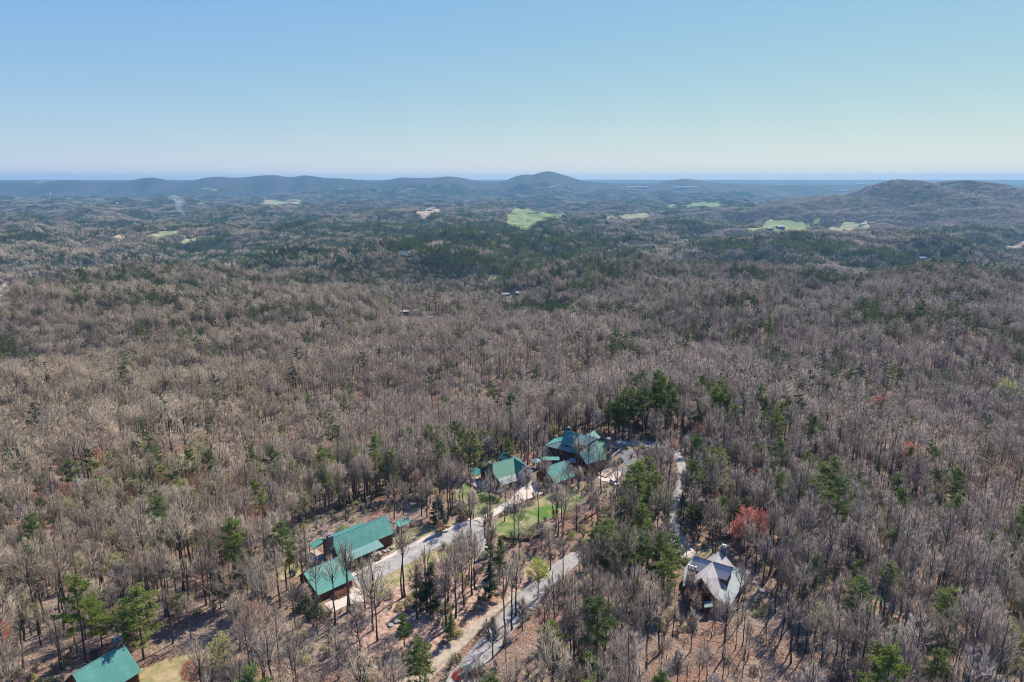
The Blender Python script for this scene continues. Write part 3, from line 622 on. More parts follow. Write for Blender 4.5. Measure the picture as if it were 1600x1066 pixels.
slab('connecting_roof', h, [(-2.6, -6.9, 5.6), (-.3, -4.8, 4.6), (-.2, -7.3, 2.9), (-2.4, -12.4, 3.5)], 'metal_roof3')
prw, prf = prism([(-2.7, -7.0, 4.6), (-.4, -5.2, 3.9), (-.5, -7.0, 2.6), (-2.6, -11.6, 3.0)], -.3); part('connecting_wall', h, prw, prf, 'log_dark')
for u in (-11.6, -7.6): box('garage_door', h, u - 1.4, u + 1.4, -15.42, -15.26, -.25, 1.75, 'log_dark')
window(h, (-4.4, -15.3, 1.2), (1, 0), 1.0, .9, (0, -1)); window(h, (-2.95, -13.5, 1.2), (0, 1), 1.0, .9, (1, 0))

# --- small open pavilion at its right
h = tag(empty('garden_pavilion', (-37.0, 209.3, gz(-37.0, 209.3)), R(45)), 'small open pavilion with a dark green roof right of the long teal-roofed lodge', 'pavilion')
slab('roof', h, [(-2.6, 0, 3.5), (2.6, 0, 3.5), (2.6, -2.1, 2.7), (-2.6, -2.1, 2.7)], 'metal_roof'); slab('roof', h, [(-2.6, 0, 3.5), (2.6, 0, 3.5), (2.6, 2.1, 2.7), (-2.6, 2.1, 2.7)], 'metal_roof'); ridge_cap(h, (-2.6, 0, 3.52), (2.6, 0, 3.52))
posts(h, [(-2.3, -1.8), (2.3, -1.8), (-2.3, 1.8), (2.3, 1.8)], -.3, 2.75, 'log_dark'); box('hearth', h, -.8, .8, .9, 1.7, -.3, 1.4, 'stone')

# --- twin-gabled lodge in the middle
h = house('twin_gabled_lodge', -8.9, 244.5, 38, 'log lodge with green roof, dark cross gable and gray chimney above the tan drive')
gable(h, -.2, 14.4, 0, -7.4, 6.2, 8.0, 3.2, 4.0, -.3, 'log', 'metal_roof2')
# cross gable: ridge runs towards the front
slab('roof', h, [(12.2, .6, 7.75), (11.2, -8.9, 7.75), (7.9, -8.7, 4.3), (8.9, -2.2, 4.3)], 'metal_roof2')
slab('roof', h, [(12.2, .6, 7.75), (11.2, -8.9, 7.75), (14.2, -9.1, 4.9), (14.6, -3.0, 4.9)], 'metal_roof2'); ridge_cap(h, (12.2, .6, 7.8), (11.2, -8.9, 7.8), 'ridge')
V_, F_ = prism([(8.6, -8.3, 4.6), (11.15, -8.3, 7.35), (13.7, -8.3, 5.0), (13.9, -3, 5.0), (11.8, -3, 7.35), (9.1, -3, 4.6)], -.3); part('wall', h, V_, F_, 'log')
window(h, (11.15, -8.32, 4.9), (1, 0), 1.5, 2.2, (0, -1)); window(h, (10.0, -8.32, 1.6), (1, 0), 1.1, 1.4, (0, -1)); window(h, (12.4, -8.32, 1.6), (1, 0), 1.1, 1.4, (0, -1)); window(h, (13.88, -5.4, 1.7), (0, 1), 1.4, 1.3, (1, 0))
slab('porch_roof', h, [(.2, -6.0, 4.35), (8.3, -6.0, 4.35), (9.2, -8.9, 2.85), (-.6, -8.7, 2.85)], 'porch_roof'); posts(h, [(0, -8.4), (3, -8.45), (6, -8.5), (8.8, -8.55)], -.3, 2.7)
box('porch_floor', h, -.4, 9.1, -8.6, -6.92, -.3, .2, 'wood_pale')
for u in (1.8, 5.6): window(h, (u, -6.95, 1.6), (1, 0), 1.2, 1.2, (0, -1))
box('door', h, 3.3, 4.3, -7.08, -6.88, .2, 2.3, 'log_dark')
chimney(h, -.35, -1.2, 1.8, 3.2, 1.2, 1.7, -.3, 6.0, 9.4, 'stone_gray')
slab('porch_roof', h, [(-.3, 8.6, 4.4), (-.3, 3.2, 4.4), (-3.9, 3.8, 3.0), (-3.4, 8.9, 3.0)], 'metal_roof'); posts(h, [(-3.5, 4.2), (-3.2, 8.5)], -1, 2.9)
slab('roof', h, [(13.6, 9.0, 7.4), (13.0, .2, 7.4), (10.6, .6, 5.1), (11.2, 9.0, 5.1)], 'metal_roof'); slab('roof', h, [(13.6, 9.0, 7.4), (13.0, .2, 7.4), (15.4, .4, 5.1), (16.0, 9.0, 5.1)], 'metal_roof')
V_, F_ = prism([(11.3, 8.6, 5.2), (13.5, 8.6, 7.1), (15.6, 8.6, 5.2), (15.3, 3, 5.2), (13.2, 3, 7.1), (11.1, 3, 5.2)], -1); part('wall', h, V_, F_, 'log_dark')
box('deck', h, -6.4, -.6, -1.2, 7.2, -.6, .9, 'wood_pale'); railing(h, (-6.4, -1.2), (-6.4, 7.2), .9, 'log_dark'); railing(h, (-6.4, -1.2), (-1.9, -1.2), .9, 'log_dark')
for k in range(6): box('step', h, 7.6 + .05 * k, 9.4 + .05 * k, -10.9 + .38 * k, -10.5 + .38 * k, -.2, .02 + .07 * k, 'wood_pale')
for u in (7.5, 9.6): railing(h, (u, -11), (u + .2, -8.9), .05, 'white', .9)

# --- detached garage
h = house('small_garage', 12.8, 243.5, 38.8, 'small detached brown garage with a teal gable roof beside the mulch bed', 'garage')
gable(h, -.3, 10.2, 0, -5.9, 5.9, 7.5, 3.0, 3.0, -.3)
box('garage_door', h, .14, .28, -2.6, .4, -.2, 2.3, 'log_dark'); window(h, (.2, 0, 4.9), (0, 1), 1.1, 1.1, (-1, 0)); window(h, (4.8, -5.42, 1.6), (1, 0), 1.2, 1.1, (0, -1)); window(h, (7.8, -5.42, 1.6), (1, 0), 1.2, 1.1, (0, -1)); box('door', h, .14, .26, 2.2, 3.2, -.2, 2.0, 'log_dark')

# --- hexagonal gazebo and covered walk between them
h = tag(empty('gazebo', (10.1, 260.0, gz(10.1, 260))), 'round pale-roofed gazebo between the twin-gabled lodge and the small garage', 'gazebo')
V_ = [(0, 0, 4.1)] + [(2.2 * math.cos(k * math.pi / 4), 2.2 * math.sin(k * math.pi / 4), 3.0) for k in range(8)] + [(0, 0, 3.8)] + [(2.2 * math.cos(k * math.pi / 4), 2.2 * math.sin(k * math.pi / 4), 2.8) for k in range(8)]
F_ = [(0, 1 + k, 1 + (k + 1) % 8) for k in range(8)] + [(9, 10 + (k + 1) % 8, 10 + k) for k in range(8)] + [(1 + k, 10 + k, 10 + (k + 1) % 8, 1 + (k + 1) % 8) for k in range(8)]
part('roof', h, V_, F_, 'skirt_roof'); posts(h, [(1.9 * math.cos(k * math.pi / 4), 1.9 * math.sin(k * math.pi / 4)) for k in range(0, 8)], -.3, 2.95, 'log_dark', .09); box('table', h, -.6, .6, -.6, .6, .7, .8, 'wood_pale'); box('deck', h, -1.6, 1.6, -1.6, 1.6, -.3, .1, 'wood_pale')
h = tag(empty('covered_walk', (15.6, 261.5, gz(15.6, 261.5)), R(0)), 'low covered walk with a green roof behind the small garage', 'covered walk')
slab('roof', h, [(-3.6, 0, 4.0), (3.8, 0, 4.0), (3.8, -1.8, 3.5), (-3.6, -1.8, 3.5)], 'metal_roof'); slab('roof', h, [(-3.6, 0, 4.0), (3.8, 0, 4.0), (3.8, 1.8, 3.5), (-3.6, 1.8, 3.5)], 'metal_roof'); posts(h, [(u, v) for u in (-3.3, 0, 3.5) for v in (-1.5, 1.5)], -.3, 3.6, 'log_dark', .1)

# --- rambling lodge at the turning circle
h = house('rambling_lodge', 28.2, 267.0, -34, 'large lodge of many green roofs and pale hipped porch by the turning circle')
slab('roof', h, [(-6.9, 0, 12.0), (0, 0, 12.0), (-.2, -4.0, 7.5), (-6.9, -4.0, 7.5)], 'metal_roof'); slab('roof', h, [(-6.9, 0, 12.0), (0, 0, 12.0), (0, 5.5, 8.0), (-6.9, 5.5, 8.0)], 'metal_roof'); ridge_cap(h, (-6.9, 0, 12.02), (0, 0, 12.02))
slab('roof', h, [(.1, -.1, 12.0), (8.0, -.1, 12.0), (5.6, -4.4, 9.4), (-.1, -4.4, 9.4)], 'metal_roof3'); slab('roof', h, [(.1, -.1, 12.0), (8.0, -.1, 12.0), (8.0, 5.5, 8.6), (.1, 5.5, 8.6)], 'metal_roof'); ridge_cap(h, (.1, -.1, 12.02), (8.0, -.1, 12.02))
V_, F_ = prism([(-6.4, -3.2, 8.0), (0, -3.2, 8.0), (0, 5, 7.8), (-6.4, 5, 7.8)], -.5); part('wall', h, V_, F_, 'log_dark')
V_, F_ = prism([(-6.4, -3.2, 8.0), (-6.4, 0, 11.5), (-6.4, 5, 7.8), (7.8, 5, 7.8), (7.8, 0, 11.5), (7.8, -3.2, 8.0)], 7.5); V_ = [(-6.4, -3.2, 8.05), (-6.4, 0, 11.55), (-6.4, 5, 7.9), (7.6, 5, 8.0), (7.6, 0, 11.55), (7.6, -3.2, 9.4)]; part('gable_wall', h, V_, [(0, 1, 2), (5, 3, 4), (0, 5, 4, 1), (1, 4, 3, 2), (0, 2, 3, 5)], 'log_dark')
V_, F_ = prism([(.05, -3.7, 9.3), (6.2, -3.7, 9.3), (6.2, 5, 8.6), (.05, 5, 8.6)], -.5); part('wall', h, V_, F_, 'log')
for u in (1.3, 3.0, 4.6): window(h, (u, -3.72, 8.2), (1, 0), 1.1, 1.2, (0, -1))
window(h, (-6.42, 0, 9.6), (0, 1), 1.4, 1.4, (-1, 0)); window(h, (-6.42, 2.6, 6.6), (0, 1), 1.2, 1.4, (-1, 0))
slab('porch_roof', h, [(-7.4, -1.6, 8.0), (-.8, -2.0, 7.6), (-.7, -5.7, 5.7), (-13.6, -5.7, 5.7)], 'skirt_roof')
slab('porch_roof', h, [(-7.4, -1.6, 8.0), (-8.6, 3.6, 8.0), (-14.4, 4.4, 5.7), (-13.6, -5.7, 5.7)], 'metal_roof'); ridge_cap(h, (-7.4, -1.6, 8.03), (-13.6, -5.7, 5.73))
slab('porch_roof', h, [(-.75, -2.0, 7.6), (2.9, -2.4, 7.6), (2.2, -5.6, 5.6), (-.7, -5.7, 5.65)], 'metal_roof2')
V_, F_ = boxm(-4.6, -3.5, -3.95, -2.85, 0, .12); V_ = [(x, y, z + 5.7 + .514 * (y + 5.7) + .06) for x, y, z in V_]; part('skylight', h, V_, F_, 'glass')
V_, F_ = prism([(-12.4, -4.9, 5.8), (1.6, -4.9, 5.6), (1.6, -3.0, 6.5), (-6.6, -3.0, 6.8), (-6.6, 3.6, 6.8), (-12.8, 3.6, 5.8)], -.5); part('wall', h, V_, F_, 'log_dark')
for u in (-11, -8.6, -6.2, -3.8, -1.4): window(h, (u, -4.92, 4.2), (1, 0), 1.5, 1.5, (0, -1))
Q = [(8.4, -1.2, 11.45), (4.4, -8.4, 7.4), (9.9, -12.2, 5.4), (12.7, -11.1, 6.1), (14.0, -7.2, 8.2)]
slab('roof', h, [(8.4, -1.2, 11.45), (4.5, -8.6, 7.5), (9.9, -12.4, 5.3), (13.1, -9.0, 6.6)], 'metal_roof3')
slab('roof', h, [(8.5, -1.1, 11.4), (11.9, 1.4, 10.6), (14.2, -3.6, 5.4), (13.2, -8.9, 6.5)], 'metal_roof2'); ridge_cap(h, (8.4, -1.2, 11.5), (13.1, -9.0, 6.65))
V_, F_ = prism([(8.3, -1.6, 10.6), (5.2, -8.2, 6.9), (9.9, -11.5, 4.9), (12.6, -8.9, 5.9), (12.0, -3, 6.6), (11.0, .6, 9.0)], -.5); part('wall', h, V_, F_, 'log')
window(h, (7.4, -9.8, 4.6), (.82, -.57), 1.3, 1.4, (-.57, -.82)); window(h, (11.3, -10.2, 4.2), (.72, .69), 1.2, 1.3, (.69, -.72))
slab('porch_roof', h, [(-.6, -6.2, 3.6), (2.0, -6.4, 3.6), (2.8, -8.3, 2.6), (-1.4, -8.1, 2.6)], 'skirt_roof', seam=.5); posts(h, [(-1.1, -7.9), (2.5, -8.1)], -.3, 2.6)
slab('roof', h, [(.3, 12.2, 9.8), (.3, 4.0, 9.8), (-2.6, 4.0, 7.6), (-2.6, 12.2, 7.6)], 'metal_roof3'); slab('roof', h, [(.3, 12.2, 9.8), (.3, 4.0, 9.8), (3.6, 4.0, 7.4), (3.6, 12.2, 7.4)], 'metal_roof3')
V_, F_ = prism([(-2.1, 11.8, 7.5), (.3, 11.8, 9.4), (3.1, 11.8, 7.3), (3.1, 4, 7.3), (.3, 4, 9.4), (-2.1, 4, 7.5)], -.5); part('wall', h, V_, F_, 'log')
chimney(h, 12.3, 1.6, 2.2, 2.6, 1.5, 1.7, -.4, 7.0, 12.0, 'stone_gray'); chimney(h, -6.1, 1.4, 1.4, 1.4, 1.0, 1.0, 8.0, 9.0, 13.0, 'stone_gray', 1)
box('deck', h, 12.6, 17.0, -9, -1, -.3, .5, 'wood_pale'); railing(h, (17, -9), (17, -1), .5, 'log_dark')

# --- taupe-roofed house at the right
h = house('taupe_roofed_house', 57.1, 174.7, -33, 'house with crossed taupe metal gables over a pale green skirt roof and two chimneys', group='houses in the woods')
slab('roof', h, [(-5.3, 0, 9.0), (0, 0, 9.0), (-2.6, -2.9, 6.4), (-5.4, -2.9, 6.4)], 'gray_roof'); slab('roof', h, [(-5.3, 0, 9.0), (0, 0, 9.0), (-2.6, 2.9, 6.4), (-5.4, 2.9, 6.4)], 'gray_roof')
slab('roof', h, [(0, 0, 9.0), (6.0, 0, 9.0), (5.0, -2.9, 6.3), (2.6, -2.9, 6.3)], 'gray_roof'); slab('roof', h, [(0, 0, 9.0), (6.0, 0, 9.0), (5.0, 2.9, 6.3), (2.6, 2.9, 6.3)], 'gray_roof')
slab('roof', h, [(0, .02, 9.02), (-.1, -9.7, 9.02), (4.0, -9.9, 4.5), (4.1, -1.4, 4.5), (2.6, -2.9, 6.35)], 'gray_roof'); slab('roof', h, [(0, .02, 9.02), (-.1, -9.7, 9.02), (-3.6, -9.2, 5.0), (-3.9, -4.2, 5.0), (-2.6, -2.9, 6.4)], 'gray_roof')
slab('roof', h, [(0, -.02, 9.02), (.2, 7.2, 9.02), (4.1, 8.6, 4.5), (4.1, 1.4, 4.5), (2.6, 2.9, 6.35)], 'gray_roof'); slab('roof', h, [(0, -.02, 9.02), (.2, 7.2, 9.02), (-3.8, 7.6, 5.0), (-3.9, 4.2, 5.0), (-2.6, 2.9, 6.4)], 'gray_roof')
ridge_cap(h, (-.1, -9.7, 9.06), (.2, 7.2, 9.06), 'ridge_gray', .11); ridge_cap(h, (-5.3, 0, 9.04), (6, 0, 9.04), 'trim', .10)
slab('porch_roof', h, [(4.05, -9.8, 4.45), (4.05, 8.6, 4.45), (8.4, 9.8, 3.45), (8.2, -9.6, 3.45)], 'skirt_roof')
slab('porch_roof', h, [(-3.9, 7.6, 4.6), (-3.9, -3.6, 4.6), (-5.6, -7.9, 3.4), (-8.2, .9, 3.5), (-8.3, 7.4, 3.6)], 'skirt_roof')
V_, F_ = prism([(-3.2, -8.9, 4.9), (0, -8.9, 8.6), (3.6, -8.9, 4.6), (3.6, 7.4, 4.6), (.1, 6.9, 8.6), (-3.3, 7.0, 5.0)], -.6)
V_ = [(-3.2, -8.9, -.6), (3.6, -8.9, -.6), (3.6, 7.4, -.6), (-3.3, 7.0, -.6), (-3.2, -8.9, 4.8), (0, -8.9, 8.55), (3.6, -8.9, 4.5), (3.6, 7.4, 4.5), (.1, 6.9, 8.55), (-3.3, 7.0, 4.8)]
part('wall', h, V_, [(0, 1, 6, 5, 4), (1, 2, 7, 6), (2, 3, 9, 8, 7), (3, 0, 4, 9), (4, 5, 8, 9), (5, 6, 7, 8), (3, 2, 1, 0)], 'log')
for s_ in (-1, 1):
    x0, x1 = (s_ * 4.9, s_ * 1.0); part('gable_wall', h, [(x0, -2.3, 2.0), (x0, 2.3, 2.0), (x0, 2.3, 6.6), (x0, 0, 8.6), (x0, -2.3, 6.6), (x1, -2.3, 2.0), (x1, 2.3, 2.0), (x1, 2.3, 6.6), (x1, 0, 8.6), (x1, -2.3, 6.6)], [(0, 1, 2, 3, 4), (9, 8, 7, 6, 5), (0, 5, 6, 1), (1, 6, 7, 2), (2, 7, 8, 3), (3, 8, 9, 4), (4, 9, 5, 0)], 'log_dark')
    window(h, (s_ * 4.92, 0, 6.6), (0, 1), 1.4, 1.6, (s_, 0))
window(h, (0, -8.92, 6.4), (1, 0), 1.6, 1.6, (0, -1)); window(h, (-1.4, -8.92, 2.6), (1, 0), 1.3, 1.8, (0, -1)); window(h, (1.6, -8.92, 2.6), (1, 0), 1.3, 1.8, (0, -1))
posts(h, [(8.0, -9.2), (8.1, -4.4), (8.15, .4), (8.2, 5), (8.2, 9.4), (-5.6, -7.4), (-8, .9), (-8.1, 7)], -.8, 3.4)
box('deck', h, 3.7, 8.2, -9.3, 9.5, -.6, .4, 'wood_pale'); railing(h, (8.2, -9.3), (8.2, 9.5), .4, 'log_dark')
chimney(h, -3.9, -6.1, 2.4, 2.4, 1.9, 1.6, -.6, 5.2, 8.9, 'stone', 3); chimney(h, .9, 7.7, 2.0, 1.8, 1.3, 1.3, -.6, 6.0, 10.3, 'stone_gray', 2)
slab('porch_roof', h, [(1.6, -12.0, 3.6), (3.6, -10.4, 3.6), (4.2, -12.0, 3.0), (2.4, -13.6, 3.0)], 'skirt_roof', seam=.4); posts(h, [(2.5, -13.2), (4.0, -12.0)], -.8, 3.0)
for k in range(7): box('step', h, -10.4 + .3 * k, -8.6 + .3 * k, 10.2 - .55 * k, 10.65 - .55 * k, -.2, .22, 'concrete')
tag(h, None)

# --- corner house at the lower left
h = house('corner_house', -91.4, 139.8, 59, 'ribbed teal roof and dark chimney of the house at the lower left')
gable(h, -11.5, .2, 0, -5.9, 5.9, 8.5, 3.5, 3.5, -.5, 'log', 'metal_roof', seams=.5)
chimney(h, -.9, .6, 2.0, 2.2, 1.5, 1.6, -.5, 7.0, 10.2, 'stone', 2); window(h, (-.33, -2.8, 2.0), (0, 1), 1.3, 1.4, (1, 0)); window(h, (-3.2, -5.42, 1.6), (1, 0), 1.3, 1.3, (0, -1)); window(h, (-7.2, -5.42, 1.6), (1, 0), 1.3, 1.3, (0, -1))

# ------------------------------------------------------------------ small things round the houses
def log_wall(label, pts, n=2, r=.16, m='log'):
    W_ = world_poly(pts); t = tag(empty('log_retaining_wall', (W_[0][0], W_[0][1], gz(*W_[0]))), label, 'retaining wall')
    o0 = np.array([W_[0][0], W_[0][1], gz(*W_[0])])
    for a, b in zip(W_[:-1], W_[1:]):
        for k in range(n):
            T = TriMesh(); A_ = np.array([a[0], a[1], gz(*a) + r + k * r * 1.9]) - o0; B_ = np.array([b[0], b[1], gz(*b) + r + k * r * 1.9]) - o0; T.pipe([A_, B_], [r, r * .95], 8); mesh_obj('log', T.build('log', [m]), t)
    return t
log_wall('low log retaining wall along the foot of the lawn', [(784, 840), (793, 844.5), (811, 845), (829, 845.5), (847, 836)], 3, .2)
log_wall('weathered timber retaining wall beside the rambling lodge drive', [(942, 732), (950, 724), (960, 714), (969, 707)], 4, .22, 'wood_pale')
log_wall('curved log edging left of the twin-gabled lodge', [(733, 790), (714, 782), (713, 770), (728, 755)], 1, .2, 'wood_pale')
log_wall('dark log edging right of the lawn', [(905, 817), (925, 806), (940, 796)], 2, .2)
def boulder(px, py, r_, label, i_=0):
    import bmesh
    bm = bmesh.new(); bmesh.ops.create_icosphere(bm, subdivisions=2, radius=r_); g_ = np.random.default_rng(int(px * 3 + py))
    sx, sy, sz = g_.uniform(.8, 1.3), g_.uniform(.7, 1.1), g_.uniform(.5, .75)
    for v in bm.verts:
        c = v.co.copy(); k = 1 + .35 * float(fbm(np.array(c.x / r_ * 1.3 + px), np.array(c.y / r_ * 1.3 + c.z * 2), 3)); v.co = Vector((c.x * sx * k, c.y * sy * k, c.z * sz * k))
    me = bpy.data.meshes.new('boulder'); bm.to_mesh(me); bm.free(); me.materials.append(M['boulder']); x, y = at(px, py)
    tag(mesh_obj('boulder', me, None, (x, y, gz(x, y) + r_ * .2), g_.uniform(0, 6)), label, 'boulder', 'landscape boulders')
for k, (px, py, r_) in enumerate([(592, 866, .8), (599, 863, .9), (606, 861, .7), (613, 857, .8), (586, 870, .7), (646, 962, 1.0), (655, 957, 1.2), (640, 970, .8), (662, 966, .7), (610, 978, .9), (620, 972, 1.1), (465, 886, .9), (473, 884, .8), (481, 880, .9), (455, 893, .8), (460, 899, .6), (985, 693.5, .7), (976, 694.5, .6), (965, 694.8, .6), (1000, 697, .5), (1012, 705.5, .6), (990, 713, .6), (955, 726, .7), (1178, 912, .8), (1190, 925, .9)]):
    spot = 'right of the long lodge porch' if k < 5 else ('on the bank below the straw verge' if k < 11 else ('by the deck of the long lodge' if k < 16 else ('edging the turning circle' if k < 23 else 'below the skirt roof of the taupe-roofed house')))
    boulder(px, py, r_, f'{"large" if r_ > .85 else "small"} gray boulder {spot}')
def car(name, px, py, yaw, paint, label):
    x, y = at(px, py); c = tag(empty(name, (x, y, gz(x, y) + .1), R(yaw)), label, 'car')
    prof = [(-2.2, .45), (-2.25, .85), (-2.0, 1.0), (-1.0, 1.05), (1.5, 1.05), (2.2, .9), (2.3, .6), (2.2, .4)]
    def ext(prof, w0, w1f): return [(a, -w0 / 2 * w1f(z), z) for a, z in prof] + [(a, w0 / 2 * w1f(z), z) for a, z in prof]
    n = len(prof); F = [tuple(range(n)), tuple(range(2 * n - 1, n - 1, -1))] + [(i, (i + 1) % n, (i + 1) % n + n, i + n) for i in range(n)]
    part('body', c, ext(prof, 1.85, lambda z: 1 if z < .95 else .94), F, paint)
    cab = [(-1.9, 1.02), (-1.55, 1.5), (.1, 1.55), (.95, 1.04)]; n = 4; F = [tuple(range(n)), tuple(range(2 * n - 1, n - 1, -1))] + [(i, (i + 1) % n, (i + 1) % n + n, i + n) for i in range(n)]
    part('windows', c, ext(cab, 1.72, lambda z: 1 if z < 1.2 else .82), F, 'glass')
    part('roof', c, ext([(-1.58, 1.5), (-1.5, 1.58), (.05, 1.62), (.2, 1.54)], 1.46, lambda z: 1), F, paint)
    for sx in (-1.4, 1.4):
        for sy in (-.85, .85):
            T = TriMesh(); T.pipe([(sx, sy - .12, .34), (sx, sy - .119, .34), (sx, sy + .119, .34), (sx, sy + .12, .34)], [.02, .34, .34, .02], 14); o = mesh_obj('wheel', T.build('wheel', ['tyre']), c)
            T = TriMesh(); T.pipe([(sx, sy - .13, .34), (sx, sy + .13, .34)], [.2, .2], 10); T.pipe([(sx, sy - .131, .34), (sx, sy - .13, .34)], [.01, .2], 10); T.pipe([(sx, sy + .13, .34), (sx, sy + .131, .34)], [.2, .01], 10); mesh_obj('rim', T.build('rim', ['metal_bright']), o)
    for sy in (-.65, .65): box('headlight', c, 2.2, 2.31, sy - .2, sy + .2, .65, .8, 'metal_bright')
    return c
car('parked_car', 960, 757, -62, 'car_white', 'white car parked beneath the bright pines by the concrete pad')
car('parked_car', 1528, 1059, 120, 'car_dark', 'dark car on the lane in the lower right corner')
for px, py, lab in ((1003.5, 707.5, 'left one of two slim lamp posts on the mulch bed'), (1013, 705, 'right one of two slim lamp posts on the mulch bed')):
    x, y = at(px, py); c = tag(empty('lamp_post', (x, y, gz(x, y))), lab, 'lamp post', 'lamp posts at the turning circle'); posts(c, [(0, 0)], -.1, 2.9, 'metal_dark', .07); box('lantern', c, -.2, .2, -.2, .2, 2.9, 3.4, 'metal_dark')
# entrance post with small green roof in a ring of azaleas
x, y = at(729, 1052); c = tag(empty('roofed_entrance_post', (x, y, gz(x, y)), R(20)), 'stone entrance post with small teal roof amid red azaleas at the lower edge', 'entrance post')
box('pillar', c, -.45, .45, -.45, .45, -.1, 1.5, 'stone'); slab('roof', c, [(-.95, 0, 2.2), (.95, 0, 2.2), (.95, -.9, 1.6), (-.95, -.9, 1.6)], 'metal_roof', .08, .3); slab('roof', c, [(-.95, 0, 2.2), (.95, 0, 2.2), (.95, .9, 1.6), (-.95, .9, 1.6)], 'metal_roof', .08, .3)
T = TriMesh(); th = np.linspace(0, 2 * np.pi, 19); T.pipe(np.stack([1.25 * np.cos(th), 1.25 * np.sin(th) - .6, .15 + 0 * th], 1), np.full(19, .14), 6); mesh_obj('stone_ring', T.build('stone_ring', ['wood_pale']), c)
_, p_ = drape('mulch_bed', wobble([(x + 3.4 * math.cos(a), y - .8 + 3.0 * math.sin(a)) for a in np.linspace(0, 2 * math.pi, 9)[:-1]], .15, 3, 4), M['mulch'], .14, world=True); CLEAR.append(p_)
EXTRA = [(x - 2.6, y + .6), (x - 2.9, y - .6), (x - 2.4, y - 1.8), (x - 1.5, y + 1.7), (x + 2.0, y - 2.3), (x + 2.7, y - 1.2), (x - 1.6, y - 2.6)]

# ------------------------------------------------------------------ trees: forms
UP = np.array([0, 0, 1.])
def unit(v): return v / (np.linalg.norm(v, axis=-1, keepdims=True) + 1e-9)
def bare_form(seed, h, rad, cb=.42, lod=0, leaf=None, leafn=0, fork=False, lean=0.0, wide=False, thin=False):
    """a leafless tree: returns (trunk TriMesh, crown TriMesh). slot 0 bark, slot 1 twigs, slot 2 leaves"""
    g = np.random.default_rng(seed); T = TriMesh(); C = TriMesh()
    K = 8 if lod == 0 else 4; ns = 7 if lod == 0 else 4
    z = np.linspace(0, h * .97, K + 1); wx = np.cumsum(g.normal(0, h * .007, K + 1)); wy = np.cumsum(g.normal(0, h * .007, K + 1)); wx -= wx[0]; wy -= wy[0]
    wx = wx + lean * z; P = np.stack([wx, wy, z], 1); r = (.012 * h + .02) * (1 - .9 * (z / h) ** .9) + .015; r[0] *= 1.25
    if wide: r *= 1.5
    P[0, 2] = -.4; T.pipe(P, r, ns, 0); P[0, 2] = 0
    def on(zz): return np.array([np.interp(zz, z, P[:, 0]), np.interp(zz, z, P[:, 1]), zz])
    nl = {0: 16, 1: 13}[lod]; nb = {0: 6, 1: 5}[lod]; ntw = {0: 8, 1: 7}[lod]; tr = {0: .028, 1: .05}[lod]
    if thin: nl, nb, ntw = 12, 5, 6
    s0, s1, q0, q1 = [], [], [], []; b0, b1 = [], []; t0, t1 = [], []
    rv = (1 - cb) * h * .52; zc = h - rv; tilt = g.normal(0, .10, 2)
    def shell(th, az, k_=1.0):      # a point on the rounded crown
        return on(min(zc, h * .9)) * [1, 1, 0] + np.array([rad * k_ * math.sin(th) * math.cos(az) + tilt[0] * rad, rad * k_ * math.sin(th) * math.sin(az) + tilt[1] * rad, zc + rv * k_ * math.cos(th)])
    for k in range(nl):
        f = (k + g.random()) / nl; th = math.acos(1 - 1.38 * f); az = k * 2.4 + g.normal(0, .35); kk = g.uniform(.72, 1.08)
        e = shell(th, az, kk); zz = cb * h * .9 + max(e[2] - cb * h, 0) * g.uniform(.25, .5); zz = min(zz, h * .9); p = on(zz)
        rl = .34 * np.interp(zz, z, r) + .02; m = 4 if lod == 0 else 2; L = np.linalg.norm(e - p); c = p + (e - p) * .5 + np.array([0, 0, -.06 * L]) + g.normal(0, .06 * L, 3)
        t_ = np.linspace(0, 1, m + 1)[:, None]; pts = p * (1 - t_) ** 2 + c * 2 * t_ * (1 - t_) + e * t_ ** 2
        if m == 4: pts[1:4] += g.normal(0, .035 * L, (3, 3))
        for j in range(m): s0.append(pts[j]); s1.append(pts[j + 1]); q0.append(rl * (1 - j / m * .8)); q1.append(rl * (1 - (j + 1) / m * .8) + .008)
        for b in range(nb):
            t = .2 + .8 * (b + g.random()) / nb; x = t * m; i_ = min(int(x), m - 1); pp = pts[i_] + (pts[i_ + 1] - pts[i_]) * (x - i_)
            e2 = shell(min(th + g.normal(0, .30), 2.1), az + g.normal(0, .42), kk * g.uniform(.8, 1.1)); end = pp + (e2 - pp) * g.uniform(.6, 1.0); BL = np.linalg.norm(end - pp) + 1e-6
            mid = pp + (end - pp) * .5 + g.normal(0, .07 * BL, 3) - UP * .04 * BL; dd = (end - pp) / BL
            b0 += [pp, mid]; b1 += [mid, end]
            u = g.random((ntw, 1)) ** .7; base = np.where(u < .5, pp + (mid - pp) * u * 2, mid + (end - mid) * (u * 2 - 1))
            outw = unit(base - np.array([pts[0][0], pts[0][1], zc - rv * .4])); td = unit(dd[None] * .45 + outw * .55 + g.normal(0, .40, (ntw, 3)) + UP * .15)
            t0.append(base); t1.append(base + td * g.uniform(.7, 2.0, (ntw, 1)) * (1 if lod == 0 else 1.0))
    C.tubes(np.array(s0), np.array(s1), np.array(q0), np.array(q1), 5 if lod == 0 else 3, 0)
    C.tubes(np.array(b0), np.array(b1), .05 if lod == 0 else .075, .028 if lod == 0 else .04, 3, 1)
    t0 = np.concatenate(t0); t1 = np.concatenate(t1)
    C.spikes(t0, t1, tr, 1)
    if leafn:
        i_ = g.integers(0, len(t0), leafn); f = g.random((leafn, 1)) * .6 + .4
        C.leaves(t0[i_] + (t1[i_] - t0[i_]) * f + g.normal(0, .06, (leafn, 3)), g.uniform(.5, 1.2, leafn) * leaf, 2, g=g)
    return T, C
